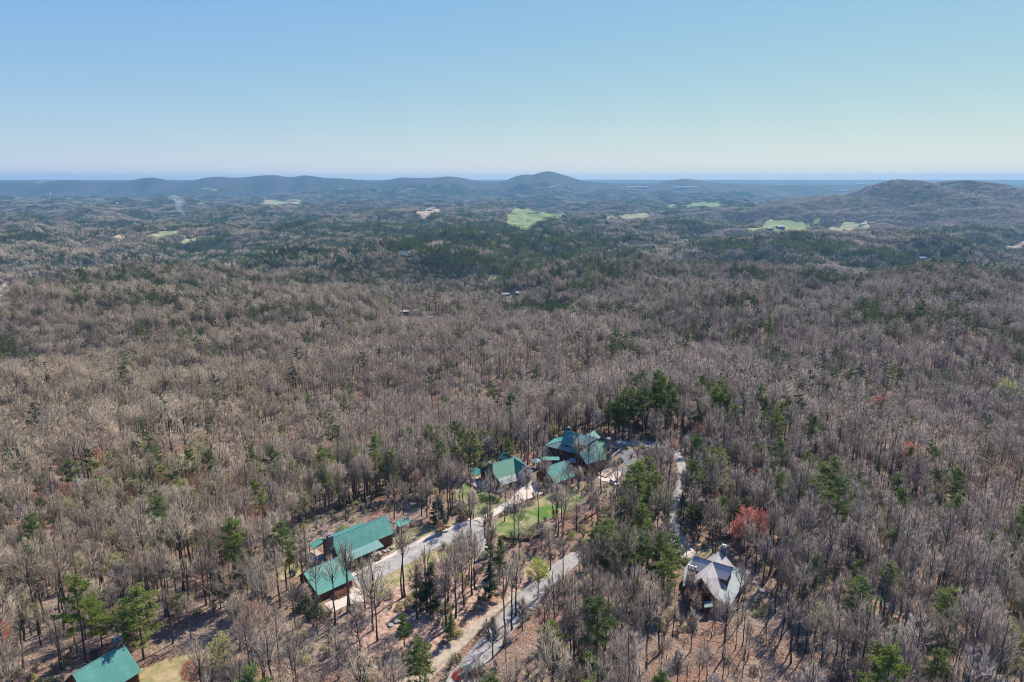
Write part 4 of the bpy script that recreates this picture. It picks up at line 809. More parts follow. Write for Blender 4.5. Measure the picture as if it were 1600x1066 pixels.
def pine_form(seed, h, rad, cb=.38, lod=0, cone=0.0, dense=1.0):
    """an evergreen: whorls of near level boughs carrying flat tufts of needles. slot 0 bark, slot 1 needles"""
    g = np.random.default_rng(seed); T = TriMesh(); C = TriMesh()
    K = 5; z = np.linspace(0, h, K + 1); P = np.stack([np.cumsum(g.normal(0, .06, K + 1)), np.cumsum(g.normal(0, .06, K + 1)), z], 1); P[0, :2] = 0
    r = (.013 * h + .02) * (1 - .93 * z / h) + .012
    P[0, 2] = -.4; T.pipe(P, r, 7 if lod == 0 else 4, 0); P[0, 2] = 0
    nb = int({0: 52, 1: 30}[lod] * dense); s0, s1, c_, sz = [], [], [], []
    for k in range(nb):
        f = (k + g.random()) / nb; zz = h * (cb + (.985 - cb) * f); az = g.uniform(0, 6.283)
        prof = (1 - f) ** .9 + .06 if cone else math.sin(math.pi * (f * .80 + .17)) ** .55 * (1 - .25 * f)
        L = rad * prof * g.uniform(.35, 1.3); el = R(g.uniform(-8, 20) + 28 * f)
        p = np.array([np.interp(zz, z, P[:, 0]), np.interp(zz, z, P[:, 1]), zz]); d = np.array([math.cos(az) * math.cos(el), math.sin(az) * math.cos(el), math.sin(el)])
        e = p + d * L; s0.append(p); s1.append(e)
        n = max(2, int(L * {0: 3.2, 1: 1.5}[lod] * dense)); t = g.uniform(.42, 1.05, n)[:, None]; c = p + (e - p) * t
        side = np.array([-math.sin(az), math.cos(az), 0]); wd = .32 * L * (1.1 - .5 * t)
        c = c + side * g.normal(0, 1, (n, 1)) * wd * .6 + UP * g.normal(0, .12, (n, 1)) + UP * .08
        m = {0: 22, 1: 7}[lod]; cc = np.repeat(c, m, 0) + g.normal(0, 1, (n * m, 3)) * np.array([.30, .30, .10]) * (1 if lod == 0 else 1.25)
        c_.append(cc); sz.append(g.uniform(.12, .26, n * m) * (1 if lod == 0 else 2.3))
    C.tubes(np.array(s0), np.array(s1), .05, .02, 3, 0)
    C.leaves(np.concatenate(c_), np.concatenate(sz), 1, flat=.55, g=g)
    return T, C
def patch_form(seed, size, n, kind, hh, fat=1.0):
    """a small stand of far trees as one form"""
    g = np.random.default_rng(seed); C = TriMesh()
    for k in range(n):
        x, y = g.uniform(-size / 2, size / 2, 2); h = hh * g.uniform(.7, 1.15); p = np.array([x, y, -1.0]); rad = h * g.uniform(.17, .25)
        pine = kind == 'pine' or (kind == 'mixed' and g.random() < .3)
        if not pine:
            C.spikes([p], [p + [0, 0, h * .8]], .30 * fat, 0)
            m = 16; az = g.uniform(0, 6.283, m); b = p + np.stack([0 * az, 0 * az, h * g.uniform(.38, .7, m)], 1)
            rr = rad * np.sqrt(g.uniform(.1, 1.1, m)); e = p + np.stack([np.cos(az) * rr, np.sin(az) * rr, h * (1.02 - .35 * (rr / rad) ** 2 * g.uniform(.5, 1.2, m))], 1)
            C.spikes(b, e, .34 * fat, 1); C.spikes(b[::2], b[::2] * .4 + e[::2] * .6 + UP * .5, .42 * fat, 0)
            m = 22; az = g.uniform(0, 6.283, m); rr = rad * np.sqrt(g.random(m)); c = p + np.stack([np.cos(az) * rr, np.sin(az) * rr, h * (.95 - .35 * (rr / rad) ** 2) - g.random(m) * 2], 1)
            C.spikes(c[:13], (c + g.normal(0, .5, (m, 3)) + UP * 2.2)[:13], .2 * fat, 1); C.spikes(c[13:], (c + g.normal(0, .5, (m, 3)) + UP * 1.8)[13:], .24 * fat, 0)
        else:
            C.spikes([p], [p + [0, 0, h]], .35 * fat, 0); m = 60; f = g.random(m) ** .8; az = g.uniform(0, 6.283, m)
            rr = rad * .95 * (1 - f) ** .7 * g.uniform(.4, 1.05, m) + .2; c = p + np.stack([np.cos(az) * rr, np.sin(az) * rr, h * (.30 + .72 * f)], 1)
            C.leaves(c, g.uniform(.7, 1.5, m) * fat, 2, flat=.6, g=g)
    return C
def shrub_form(seed, rad, h, n=700, leaf=.11, conical=False, woody=False):
    g = np.random.default_rng(seed); C = TriMesh()
    m = 16; az = g.uniform(0, 6.283, m); rr = rad * g.uniform(.2, .8, m)
    e = np.stack([np.cos(az) * rr, np.sin(az) * rr, h * g.uniform(.5, .85, m)], 1); C.tubes(e * [.06, .06, 0] - [0, 0, .1], e, .035, .012, 3, 0)
    if woody:
        k = 420; i_ = g.integers(0, m, k); b = e[i_] * g.uniform(.3, 1, (k, 1)); d = unit(g.normal(0, .7, (k, 3)) + UP * .6); C.spikes(b, b + d * g.uniform(.3, .9, (k, 1)) * rad * .6, .014, 0)
        return C
    u = unit(g.normal(size=(n, 3))); u[:, 2] = np.abs(u[:, 2]); rr = g.uniform(.72, 1.0, n)[:, None] * (1 + .22 * np.sin(u[:, :1] * 7 + seed) * np.cos(u[:, 1:2] * 6))
    c = u * rr * [rad, rad, h]
    if conical: c[:, :2] *= (1.05 - .85 * (c[:, 2:3] / h))
    C.leaves(c, g.uniform(.6, 1.4, n) * leaf, 1, flat=.8, g=g); return C

def merge(T, C, name, mats):
    X = TriMesh(); X.v = T.v + C.v; X.m = T.m + C.m; X.f = list(T.f) + [f + T.n for f in C.f]; X.n = T.n + C.n; return X.build(name, mats)
HI_BARE = []
for k, (h, rad, cb) in enumerate([(24, 4.6, .42), (21, 3.8, .5), (26, 4.2, .52), (18, 2.6, .42), (23, 5.2, .36), (20, 2.6, .55), (15, 2.2, .35), (25, 3.0, .58), (19, 4.6, .33), (22, 2.8, .46)]):
    T, C = bare_form(100 + k, h, rad * 1.12, cb, thin=k in (3, 5, 6, 7, 9)); HI_BARE.append((T.build('bare_trunk', ['trunk']), C.build('bare_crown', ['trunk', 'twig']), merge(T, C, 'bare_tree', ['trunk', 'twig']), h))
HI_PINE = []
for k, (h, rad, cb, co) in enumerate([(23, 4.4, .42, 0), (20, 4.4, .35, 0), (25, 4.2, .5, 0), (17, 4.4, .25, 0), (21, 3.6, .5, 0), (12, 2.6, .06, 1)]):
    T, C = pine_form(200 + k, h, rad, cb, 0, co); HI_PINE.append((T.build('pine_trunk', ['pinebark']), C, h))
def pine_crown(k, key, _c={}):
    if (k, key) not in _c: _c[(k, key)] = HI_PINE[k][1].build('pine_crown', ['pinebark', key])
    return _c[(k, key)]
HI_BUD = []
for k in range(3):
    T, C = bare_form(300 + k, 15 + 2 * k, 3.8, .32, leaf=.19, leafn=4200); HI_BUD.append((T.build('budding_trunk', ['trunk']), C, 15 + 2 * k))
def bud_crown(k, key, _c={}):
    if (k, key) not in _c: _c[(k, key)] = HI_BUD[k][1].build('budding_crown', ['trunk', 'twig', key])
    return _c[(k, key)]

# forms used by the forest as a whole (instanced, never shown by themselves)
FORMS = bpy.data.collections.new('forest_forms'); ORDER = []
def form(me):
    o = bpy.data.objects.new('forest_form_%03d' % len(ORDER), me); FORMS.objects.link(o); ORDER.append(o); return len(ORDER) - 1
F_near = [form(x[2]) for x in HI_BARE]
F_mid = []
for k in range(10):
    h = [23, 20, 24, 18, 22, 20, 21, 24, 17, 21][k]; T, C = bare_form(400 + k, h, h * .265, .50, 1); F_mid.append(form(merge(T, C, 'mid_bare_tree', ['trunk', 'twig'])))
F_midpine = []
for k in range(6):
    h = [22, 24, 20, 25, 18, 22][k]; T, C = pine_form(500 + k, h, h * .19, [.35, .42, .25, .45, .2, .3][k], 1, k in (2, 4)); F_midpine.append(form(merge(T, C, 'mid_pine_tree', ['pinebark', ['needle', 'needle', 'needle_bright', 'needle_dark', 'needle', 'needle'][k]])))
F_nearpine = [form(merge(*pine_form(200 + k, *[(23, 4.4, .42), (20, 4.4, .35), (25, 4.2, .5), (17, 4.4, .25)][k]), 'near_pine_tree', ['pinebark', 'needle'])) for k in range(4)]
F_bud = []
for k, key in enumerate(['bud_leaf', 'bud_leaf', 'orange_bud', 'red_bud', 'pale_bud', 'bud_leaf']):
    T, C = bare_form(600 + k, 16, 3.6, .3, 1, leaf=.38, leafn=620 if k != 2 else 320); F_bud.append(form(merge(T, C, 'mid_budding_tree', ['trunk', 'twig', key])))
F_far = [form(patch_form(700 + k, 26, 13, 'bare', 22).build('far_stand', ['trunk', 'twig', 'needle'])) for k in range(8)]
F_farmix = [form(patch_form(720 + k, 26, 13, 'mixed', 22).build('far_stand', ['trunk', 'twig', 'needle'])) for k in range(5)]
F_farpine = [form(patch_form(740 + k, 26, 15, 'pine', 22).build('far_stand', ['trunk', 'twig', 'needle' if k % 3 else 'needle_dark'])) for k in range(6)]
F_vfar = [form(patch_form(760 + k, 90, 60, ['bare', 'mixed', 'bare', 'pine'][k % 4], 21, 1.9).build('very_far_stand', ['trunk', 'twig', 'needle'])) for k in range(8)]
F_brush = [form(shrub_form(800 + k, 1.3, 1.8 + .3 * k, woody=True).build('brush', ['brush'])) for k in range(3)] + [form(shrub_form(810 + k, 1.2, 1.6, 260, .16).build('green_brush', ['brush', ['bud_leaf', 'shrub', 'bud_leaf'][k]])) for k in range(3)]
F_sap = []
for k in range(3):
    T, C = bare_form(820 + k, 8 + k * 1.5, 1.5, .25, 1); F_sap.append(form(merge(T, C, 'sapling', ['trunk', 'twig'])))

def scatter(name, pts, idx, rot, scl):
    me = bpy.data.meshes.new(name); pts = np.asarray(pts, np.float32); me.vertices.add(len(pts)); me.vertices.foreach_set('co', pts.ravel())
    a = me.attributes.new('form', 'INT', 'POINT'); a.data.foreach_set('value', np.asarray(idx, np.int32))
    a = me.attributes.new('turn', 'FLOAT_VECTOR', 'POINT'); a.data.foreach_set('vector', np.asarray(rot, np.float32).ravel())
    a = me.attributes.new('grow', 'FLOAT', 'POINT'); a.data.foreach_set('value', np.asarray(scl, np.float32))
    o = mesh_obj(name, me); ng = bpy.data.node_groups.get('plant_out')
    if not ng:
        ng = bpy.data.node_groups.new('plant_out', 'GeometryNodeTree')
        ng.interface.new_socket('Geometry', in_out='INPUT', socket_type='NodeSocketGeometry'); ng.interface.new_socket('Geometry', in_out='OUTPUT', socket_type='NodeSocketGeometry')
        N = ng.nodes; gi = N.new('NodeGroupInput'); go = N.new('NodeGroupOutput'); ip = N.new('GeometryNodeInstanceOnPoints'); ci = N.new('GeometryNodeCollectionInfo')
        ci.inputs['Collection'].default_value = FORMS; ci.inputs['Separate Children'].default_value = True; ci.inputs['Reset Children'].default_value = True
        def attr(nm, ty):
            n = N.new('GeometryNodeInputNamedAttribute'); n.data_type = ty; n.inputs['Name'].default_value = nm; return n.outputs['Attribute']
        L = ng.links; L.new(gi.outputs[0], ip.inputs['Points']); L.new(ci.outputs[0], ip.inputs['Instance']); ip.inputs['Pick Instance'].default_value = True
        L.new(attr('form', 'INT'), ip.inputs['Instance Index']); L.new(attr('turn', 'FLOAT_VECTOR'), ip.inputs['Rotation']); L.new(attr('grow', 'FLOAT'), ip.inputs['Scale'])
        L.new(ip.outputs[0], go.inputs[0])
    mo = o.modifiers.new('plants', 'NODES'); mo.node_group = ng; return o

# ------------------------------------------------------------------ where the evergreens and the coloured trees stand
E = lambda px, py, cx, cy, rx, ry: np.clip(1.6 - np.hypot((px - cx) / rx, (py - cy) / ry) * 1.15, 0, 1)
PINE_AREAS = [  # centre, radii in the view of the crowns, share of evergreens
    (700, 372, 140, 34, 1), (800, 385, 170, 40, 1), (900, 405, 130, 34, 1), (760, 415, 110, 28, 1), (960, 420, 60, 18, .8), (610, 362, 60, 18, .8),
    (330, 398, 160, 24, .7), (480, 385, 120, 26, .7), (250, 412, 90, 16, .6), (110, 412, 110, 14, .4), (560, 375, 90, 20, .6),
    (590, 425, 110, 20, .75), (520, 415, 60, 14, .7), (700, 440, 60, 16, .45), (840, 482, 62, 14, .95), (660, 455, 60, 14, .4),
    (1035, 512, 30, 16, .6), (1090, 520, 26, 14, .7), (1150, 525, 26, 16, .6), (960, 545, 34, 16, .65), (900, 540, 24, 10, .3), (1200, 520, 30, 14, .5),
    (1420, 497, 110, 16, .6), (1350, 490, 40, 14, .6), (1560, 525, 50, 18, .5), (1250, 500, 40, 12, .35), (1480, 505, 50, 14, .5),
    (1295, 590, 46, 34, .6), (1400, 590, 46, 34, .55), (1240, 580, 34, 30, .45), (1215, 560, 40, 22, .35), (1460, 600, 30, 24, .4), (1340, 610, 24, 30, .3),
    (985, 620, 26, 26, .35), (1040, 618, 26, 18, .45), (1125, 625, 30, 26, .45), (1190, 640, 26, 24, .3), (1350, 665, 20, 20, .3), (1410, 680, 20, 16, .25), (1230, 740, 26, 28, .35), (1270, 760, 30, 30, .4),
    (10, 545, 28, 22, .8), (48, 560, 20, 16, .7), (165, 490, 18, 14, .7), (235, 515, 22, 12, .7), (95, 590, 16, 12, .4), (30, 665, 20, 12, .5), (280, 580, 26, 14, .35), (100, 455, 60, 14, .2),
    (245, 445, 18, 9, .7), (295, 452, 18, 9, .6), (1120, 400, 70, 22, .4), (1010, 375, 70, 22, .45), (1300, 400, 70, 20, .25), (1460, 372, 60, 14, .5), (1490, 395, 60, 12, .4), (1480, 320, 60, 22, .3), (1340, 312, 60, 16, .35),
    (60, 350, 120, 20, .25), (420, 345, 120, 18, .35), (300, 340, 40, 12, .5), (1500, 440, 120, 20, .25), (1180, 450, 120, 22, .2), (850, 445, 90, 14, .4), (1000, 440, 60, 14, .4)]
BUD_AREAS = [(260, 740, 190, 65, .75), (30, 740, 60, 40, .4), (400, 690, 130, 50, .3), (180, 800, 120, 60, .25), (480, 620, 120, 40, .18), (1300, 960, 130, 60, .25), (1130, 740, 60, 40, .3), (330, 940, 80, 60, .35), (60, 900, 60, 60, .2), (1080, 1010, 60, 40, .3), (620, 480, 200, 30, .25), (150, 420, 200, 20, .3), (960, 440, 200, 20, .25)]
def bud_share(px, py):
    b = .05 + 0 * px
    for cx, cy_, rx, ry, a in BUD_AREAS: b = np.maximum(b, a * E(px, py, cx, cy_, rx, ry))
    return b
def pine_share(px, py, x, y):
    base = .075 + .05 * (fbm(x / 60, y / 60, 3) > .28) + .60 * smooth((np.hypot(x, y) - 420) / 900) * smooth((fbm(x / 150 + 4, y / 110, 3) - .02) / .25) + .35 * smooth((np.hypot(x, y) - 1000) / 1500) * smooth((fbm(x / 420 + 4, y / 300, 3) + .06) / .3)
    base = np.where((px > 1180) & (py < 350) & (py > 282), base * .3, base)
    brk = np.clip(.85 + 1.3 * fbm(x / 55, y / 55, 2), .45, 1.15)
    for cx, cy_, rx, ry, a in PINE_AREAS: base = np.maximum(base, a * (1.25 if py is not None and cy_ > 480 else 1) * brk * E(px, py, cx, cy_, rx, ry))
    return base
def blocked(x, y, clear):
    b = np.zeros(len(x), bool)
    for p in clear: b |= inpoly(x, y, p)
    return b
def ring(r0, r1, cell, half, jitter=.46):
    """jittered positions over a sector of ground"""
    g = np.random.default_rng(int(cell * 10)); m = r1 * math.sin(R(half)) if half < 90 else r1
    X, Y = np.meshgrid(np.arange(-m, m, cell), np.arange(-20 if r0 < 400 else r0 * math.cos(R(half)) - cell, r1, cell)); X = X.ravel(); Y = Y.ravel()
    X = X + g.uniform(-jitter, jitter, len(X)) * cell; Y = Y + g.uniform(-jitter, jitter, len(Y)) * cell
    rr = np.hypot(X, Y); a = np.degrees(np.arctan2(np.abs(X), Y)); k = (rr >= r0) & (rr < r1) & (a < half); return X[k], Y[k]
g = np.random.default_rng(11)
pts, idx, rot, scl = [], [], [], []
def put(x, y, z, f, rz, s, tx=0, ty=0): pts.append(np.stack([x, y, z], 1)); idx.append(f); rot.append(np.stack([tx + 0 * x, ty + 0 * x, rz], 1)); scl.append(s)
NEAR_BARE, NEAR_PINE, NEAR_BUD = [], [], []     # become separate objects
# hand placed trees: trunk foot in the view, height in metres
HAND_XY = []; HAND_BARE = []; HAND_PINE = []; HAND_BUD = []; LATE = []
def hb(px, py, hh, f, lab=None):
    x, y = at(px, py); HAND_XY.append((x, y)); HAND_BARE.append((x, y, gz(x, y), f, hh / HI_BARE[f][3], lab))
def hp(px, py, hh, f, key='needle', lab=None):
    x, y = at(px, py); HAND_XY.append((x, y)); HAND_PINE.append((x, y, gz(x, y), f, hh / HI_PINE[f][2], key) + ((lab,) if lab else ()))
def hu(px, py, hh, f, key, lab=None):
    x, y = at(px, py); HAND_XY.append((x, y)); HAND_BUD.append((x, y, gz(x, y), f, hh / HI_BUD[f][2], key) + ((lab,) if lab else ()))
for a in [(454, 902, 15, 4, 'dark spreading bare tree at the left end of the long teal-roofed lodge'), (523, 976, 21, 7, 'slim bare tree standing before the teal garage wing'), (543, 958, 22, 5, 'bare tree in front of the garage wing corner'), (548, 954, 21, 9, None),
          (497, 962, 17, 5, None), (583, 985, 22, 8, 'many-branched bare tree below the gray driveway end'), (590, 1002, 20, 4, None), (571, 955, 17, 6, None), (629, 934, 22, 7, 'tall bare tree of the close pair beside the straw verge'), (633, 933, 23, 5, None),
          (652, 968, 20, 9, None), (667, 958, 21, 6, None), (697, 985, 22, 3, None), (712, 965, 22, 9, None), (725, 950, 20, 5, None), (738, 930, 21, 2, None), (700, 940, 19, 8, None),
          (786, 1012, 24, 7, 'tall bare tree on the right verge of the lower road'), (800, 985, 22, 5, None), (806, 962, 19, 6, None), (788, 815, 15, 5, 'thin bare tree at the left edge of the lawn'), (810, 845, 15, 4, 'fork-branched bare tree on the low log wall'),
          (841, 817, 17, 7, 'straight thin bare tree in the middle of the lawn'), (866, 808, 17, 5, 'bare tree with a bend on the lawn below the small garage'), (877, 845, 20, 9, None), (872, 838, 19, 1, None), (846, 858, 10, 6, None), (925, 812, 15, 9, None), (939, 772, 20, 8, 'dark bare tree right of the mustard hedge'),
          (777, 722, 21, 7, 'tall dark bare trunk just behind the twin-gabled lodge'), (824, 727, 21, 5, None), (835, 727, 22, 7, None), (706, 797, 20, 7, None), (724, 787, 17, 5, None), (735, 788, 15, 6, None), (688, 797, 19, 9, None), (757, 842, 12, 8, None), (762, 838, 13, 6, None),
          (733, 905, 17, 8, None), (742, 920, 18, 3, None), (715, 905, 16, 0, None), (720, 890, 15, 3, None), (860, 890, 14, 6, None), (905, 905, 14, 5, None), (880, 905, 16, 9, None),
          (1018, 722, 24, 7, 'single tall dark bare tree rising from the mulch bed'), (1027, 720, 22, 5, None), (1047, 728, 18, 6, None), (1114, 864, 19, 7, 'dark leaning trunk behind the taupe-roofed house'), (1117, 868, 18, 8, None),
          (1165, 885, 17, 3, None), (1180, 893, 16, 8, None), (1192, 915, 17, 6, None), (1152, 952, 16, 9, None), (1073, 870, 8, 6, None), (1508, 1040, 24, 0, 'dark bare tree leaning over the lane in the lower right corner'), (1535, 1030, 22, 7, None),
          (905, 700, 9, 6, None), (918, 738, 12, 8, None), (908, 735, 9, 4, None), (1245, 1000, 22, 7, None), (1130, 1030, 20, 9, None), (1010, 1045, 24, 2, None), (960, 1050, 22, 7, None), (895, 1040, 22, 9, None), (850, 1045, 20, 5, None)]: hb(*a)
for a in [(985, 812, 20, 1, 'needle_bright', 'yellow-green pine left of the group above the taupe-roofed house'), (1008, 800, 21, 0, 'needle_bright', 'bright round-topped pine beside the turning circle drive'), (1024, 812, 18, 1, 'needle_bright'), (1000, 826, 14, 3, 'needle'), (975, 800, 12, 3, 'needle'), (1035, 836, 16, 1, 'needle'),
          (945, 915, 21, 1, 'needle_bright', 'large bright pine beside the lower road'), (970, 928, 20, 0, 'needle_bright'), (930, 905, 17, 3, 'needle'), (1000, 930, 19, 2, 'needle'), (1025, 925, 19, 1, 'needle'), (1048, 908, 15, 3, 'needle'), (1040, 950, 18, 0, 'needle_bright'), (985, 895, 15, 1, 'needle'), (1010, 890, 15, 3, 'needle'),
          (795, 742, 15, 5, 'needle', 'conical dark evergreen behind the twin-gabled lodge'), (678, 823, 9, 5, 'needle_dark', 'left one of two dark conical evergreens above the driveway'), (692, 831, 9.5, 5, 'needle_dark', 'right one of two dark conical evergreens above the driveway'),
          (672, 958, 15, 5, 'needle_dark', 'blackish spruce standing below the straw verge'), (658, 945, 12, 5, 'needle_dark'), (764, 938, 12, 5, 'needle_dark', 'dark spruce on the bank of the lower road'), (780, 895, 12, 5, 'needle'), (762, 868, 7, 5, 'needle'),
          (225, 1030, 20, 3, 'needle_bright', 'bright green pine behind the corner house chimney'), (160, 1012, 13, 3, 'needle_bright', 'short bright green pine left of the corner house chimney'), (280, 975, 9, 3, 'needle_bright'), (207, 1005, 12, 5, 'needle'),
          (1470, 1020, 19, 1, 'needle_bright', 'large green pine above the lane in the lower right corner'), (1458, 1045, 14, 3, 'needle'), (1396, 958, 12, 3, 'needle'), (1340, 935, 12, 3, 'needle'), (1253, 850, 14, 1, 'needle'), (1158, 845, 15, 1, 'needle_dark', 'dark pine just left of the large red maple'), (1145, 830, 12, 3, 'needle'), (1125, 835, 14, 1, 'needle'), (1080, 830, 11, 3, 'needle'), (1093, 838, 12, 1, 'needle_dark'),
          (1262, 790, 20, 0, 'needle'), (1282, 800, 20, 1, 'needle_bright'), (1296, 805, 17, 2, 'needle'), (1218, 765, 17, 0, 'needle'), (1232, 775, 16, 1, 'needle'), (1310, 820, 12, 3, 'needle'), (1485, 790, 15, 0, 'needle_bright'), (1370, 800, 12, 3, 'needle'), (1455, 835, 12, 3, 'needle'),
          (962, 690, 21, 2, 'needle'), (973, 686, 24, 0, 'needle_bright'), (982, 690, 24, 2, 'needle'), (992, 684, 22, 0, 'needle'), (1003, 680, 23, 1, 'needle'), (951, 684, 18, 1, 'needle'), (1010, 672, 20, 0, 'needle'), (1021, 660, 21, 4, 'needle'), (1035, 656, 20, 4, 'needle'), (1047, 690, 24, 4, 'needle'), (1145, 700, 20, 1, 'needle_bright'), (1112, 690, 18, 0, 'needle'),
          (560, 770, 13, 0, 'needle'), (540, 765, 12, 1, 'needle'), (345, 950, 11, 3, 'needle'), (395, 905, 9, 3, 'needle'), (375, 915, 9, 3, 'needle'), (705, 1000, 8, 5, 'needle'), (632, 1010, 9, 3, 'needle')]: hp(*a)
for a in [(1162, 862, 16, 1, 'red_bud', 'large scarlet maple directly above the taupe-roofed house'), (1184, 860, 15, 2, 'red_bud', 'scarlet maple crown overlapping the large one above the taupe-roofed house'), (1415, 756, 20, 1, 'red_bud', 'red maple alone in the woods at the right side'), (1405, 752, 12, 1, 'red_bud', 'smaller red maple beside the lone one in the right woods'),
          (1372, 664, 19, 0, 'red_bud', 'small vivid red maple amid pines on the right hillside'), (1050, 716, 9, 0, 'red_bud', 'small bright red tree at the edge of the turning circle'), (1270, 680, 12, 1, 'orange_bud', 'faint red-brown budding tree on the right hillside'), (1225, 570, 15, 1, 'orange_bud', 'orange budding tree on the far right hillside'), (930, 650, 13, 2, 'orange_bud', 'orange-brown tree behind the rambling lodge'),
          (1568, 650, 27, 0, 'lime_leaf', 'lime yellow tree in full new leaf at the far right edge'), (840, 935, 13, 0, 'lime_leaf', 'yellow-green budding tree beside the lower road'), (865, 690, 8, 0, 'lime_leaf', 'thin lime green tree left of the rambling lodge'),
          (300, 1085, 9, 1, 'red_bud', 'red budding tree cut by the lower edge near the corner house'), (5, 1035, 12, 2, 'red_bud', 'red budding tree at the lower left corner'), (1550, 640, 13, 1, 'orange_bud', None), (1545, 720, 13, 2, 'orange_bud', None), (690, 840, 6, 1, 'orange_bud', 'russet young tree beside the driveway'), (350, 600, 13, 1, 'orange_bud', 'pinkish orange tree in the middle of the left hillside'), (235, 650, 12, 1, 'orange_bud', None),
          (385, 655, 13, 0, 'lime_leaf', None), (165, 612, 13, 1, 'lime_leaf', None), (1090, 700, 12, 1, 'orange_bud', None), (1152, 864, 11, 0, 'red_bud', 'lower left scarlet maple of the trio above the taupe-roofed house')]: hu(*a)
SHRUBS = [('blossoming_shrub', 'shrub', 'cream-white blossoming shrub left of the rambling lodge', 'pale_bud', 858, 716, 4.2, 4.5, False), ('evergreen_shrub', 'shrub', 'rounded green shrub under the pale porch roof of the rambling lodge', 'shrub', 878, 716, 2.6, 4.5, False),
          ('golden_shrub', 'shrub', 'gold-green conical shrub nearest the concrete pad', 'shrub_gold', 925, 748, 1.6, 4.2, True), ('golden_shrub', 'shrub', 'gold-green conical shrub in the middle of the mustard hedge', 'shrub_gold', 913, 744, 1.6, 4, True), ('golden_shrub', 'shrub', 'gold-green conical shrub at the left of the mustard hedge', 'shrub_gold', 902, 738, 1.7, 4, True),
          ('evergreen_shrub', 'shrub', 'dark shrub between the small garage and the mustard hedge', 'shrub', 894, 742, 2.0, 2.6, False), ('evergreen_shrub', 'shrub', 'dark bush at the far end of the turning circle', 'shrub', 999, 688, 1.4, 1.8, False), ('evergreen_shrub', 'shrub', 'dark bush beside the stone wall of the rambling lodge drive', 'shrub', 962, 727, 1.8, 2.0, False), ('evergreen_shrub', 'shrub', 'dark bush right of the retaining wall', 'shrub', 969, 722, 1.5, 1.8, False),
          ('evergreen_shrub', 'shrub', 'low dark bush left of the twin-gabled lodge chimney', 'shrub', 752, 782, 2.4, 2.2, False), ('evergreen_shrub', 'shrub', 'dark bush below the twin-gabled lodge porch', 'shrub', 770, 784, 2.6, 2.2, False), ('evergreen_shrub', 'shrub', 'rounded bush where the tan drive meets the gray one', 'shrub', 757, 800, 1.6, 1.8, False), ('evergreen_shrub', 'shrub', 'bush right of the tan and gray drive joint', 'shrub', 769, 838, 1.6, 2.0, False),
          ('evergreen_shrub', 'shrub', 'big dark rhododendron on the slope left of the twin-gabled lodge', 'shrub', 712, 800, 2.6, 2.4, False), ('evergreen_shrub', 'shrub', 'second dark rhododendron on the slope left of the twin-gabled lodge', 'shrub', 726, 806, 2.0, 2.0, False), ('evergreen_shrub', 'shrub', 'green shrub at the left edge of the garage wing', 'shrub', 478, 950, 2.8, 3.5, False), ('evergreen_shrub', 'shrub', 'large green shrub below the garage wing corner', 'shrub', 492, 962, 2.6, 3.2, False),
          ('evergreen_shrub', 'shrub', 'bright shrub behind the ridge of the long lodge', 'bud_leaf', 535, 836, 2.6, 3.8, False), ('evergreen_shrub', 'shrub', 'yellow-edged bush left of the taupe-roofed house', 'bud_leaf', 1073, 880, 1.4, 1.8, False), ('russet_shrub', 'shrub', 'russet shrub below the big stone chimney of the taupe-roofed house', 'orange_bud', 1088, 925, 2.4, 1.8, False), ('russet_shrub', 'shrub', 'russet shrub beside the driveway bend', 'orange_bud', 722, 812, 2.2, 1.8, False),
          ('russet_shrub', 'shrub', 'brown shrub along the front of the garage wing', 'orange_bud', 528, 932, 1.8, 1.5, False), ('russet_shrub', 'shrub', 'brown shrub at the right front of the garage wing', 'orange_bud', 540, 927, 1.5, 1.5, False), ('evergreen_shrub', 'shrub', 'dark shrub in the shade of the long lodge porch', 'shrub', 560, 888, 1.6, 1.4, False), ('evergreen_shrub', 'shrub', 'dark shrub under the middle of the long lodge porch', 'shrub', 575, 881, 1.5, 1.3, False),
          ('evergreen_shrub', 'shrub', 'dark shrub at the right end of the long lodge porch', 'shrub', 589, 874, 1.5, 1.4, False), ('evergreen_shrub', 'shrub', 'leafy bush beside the pines at the concrete pad', 'bud_leaf', 1000, 728, 2.0, 2.2, False), ('evergreen_shrub', 'shrub', 'green bush on the lawn below the small garage', 'bud_leaf', 868, 800, 1.3, 1.3, False), ('evergreen_shrub', 'shrub', 'yellow-green bush behind the twin-gabled lodge', 'bud_leaf', 755, 732, 3.2, 2.6, False), ('evergreen_shrub', 'shrub', 'yellow-green bush behind the left end of the twin-gabled lodge', 'bud_leaf', 765, 724, 2.6, 2.4, False)]
taken = np.array([(p[0], p[1]) for p in HAND_XY])
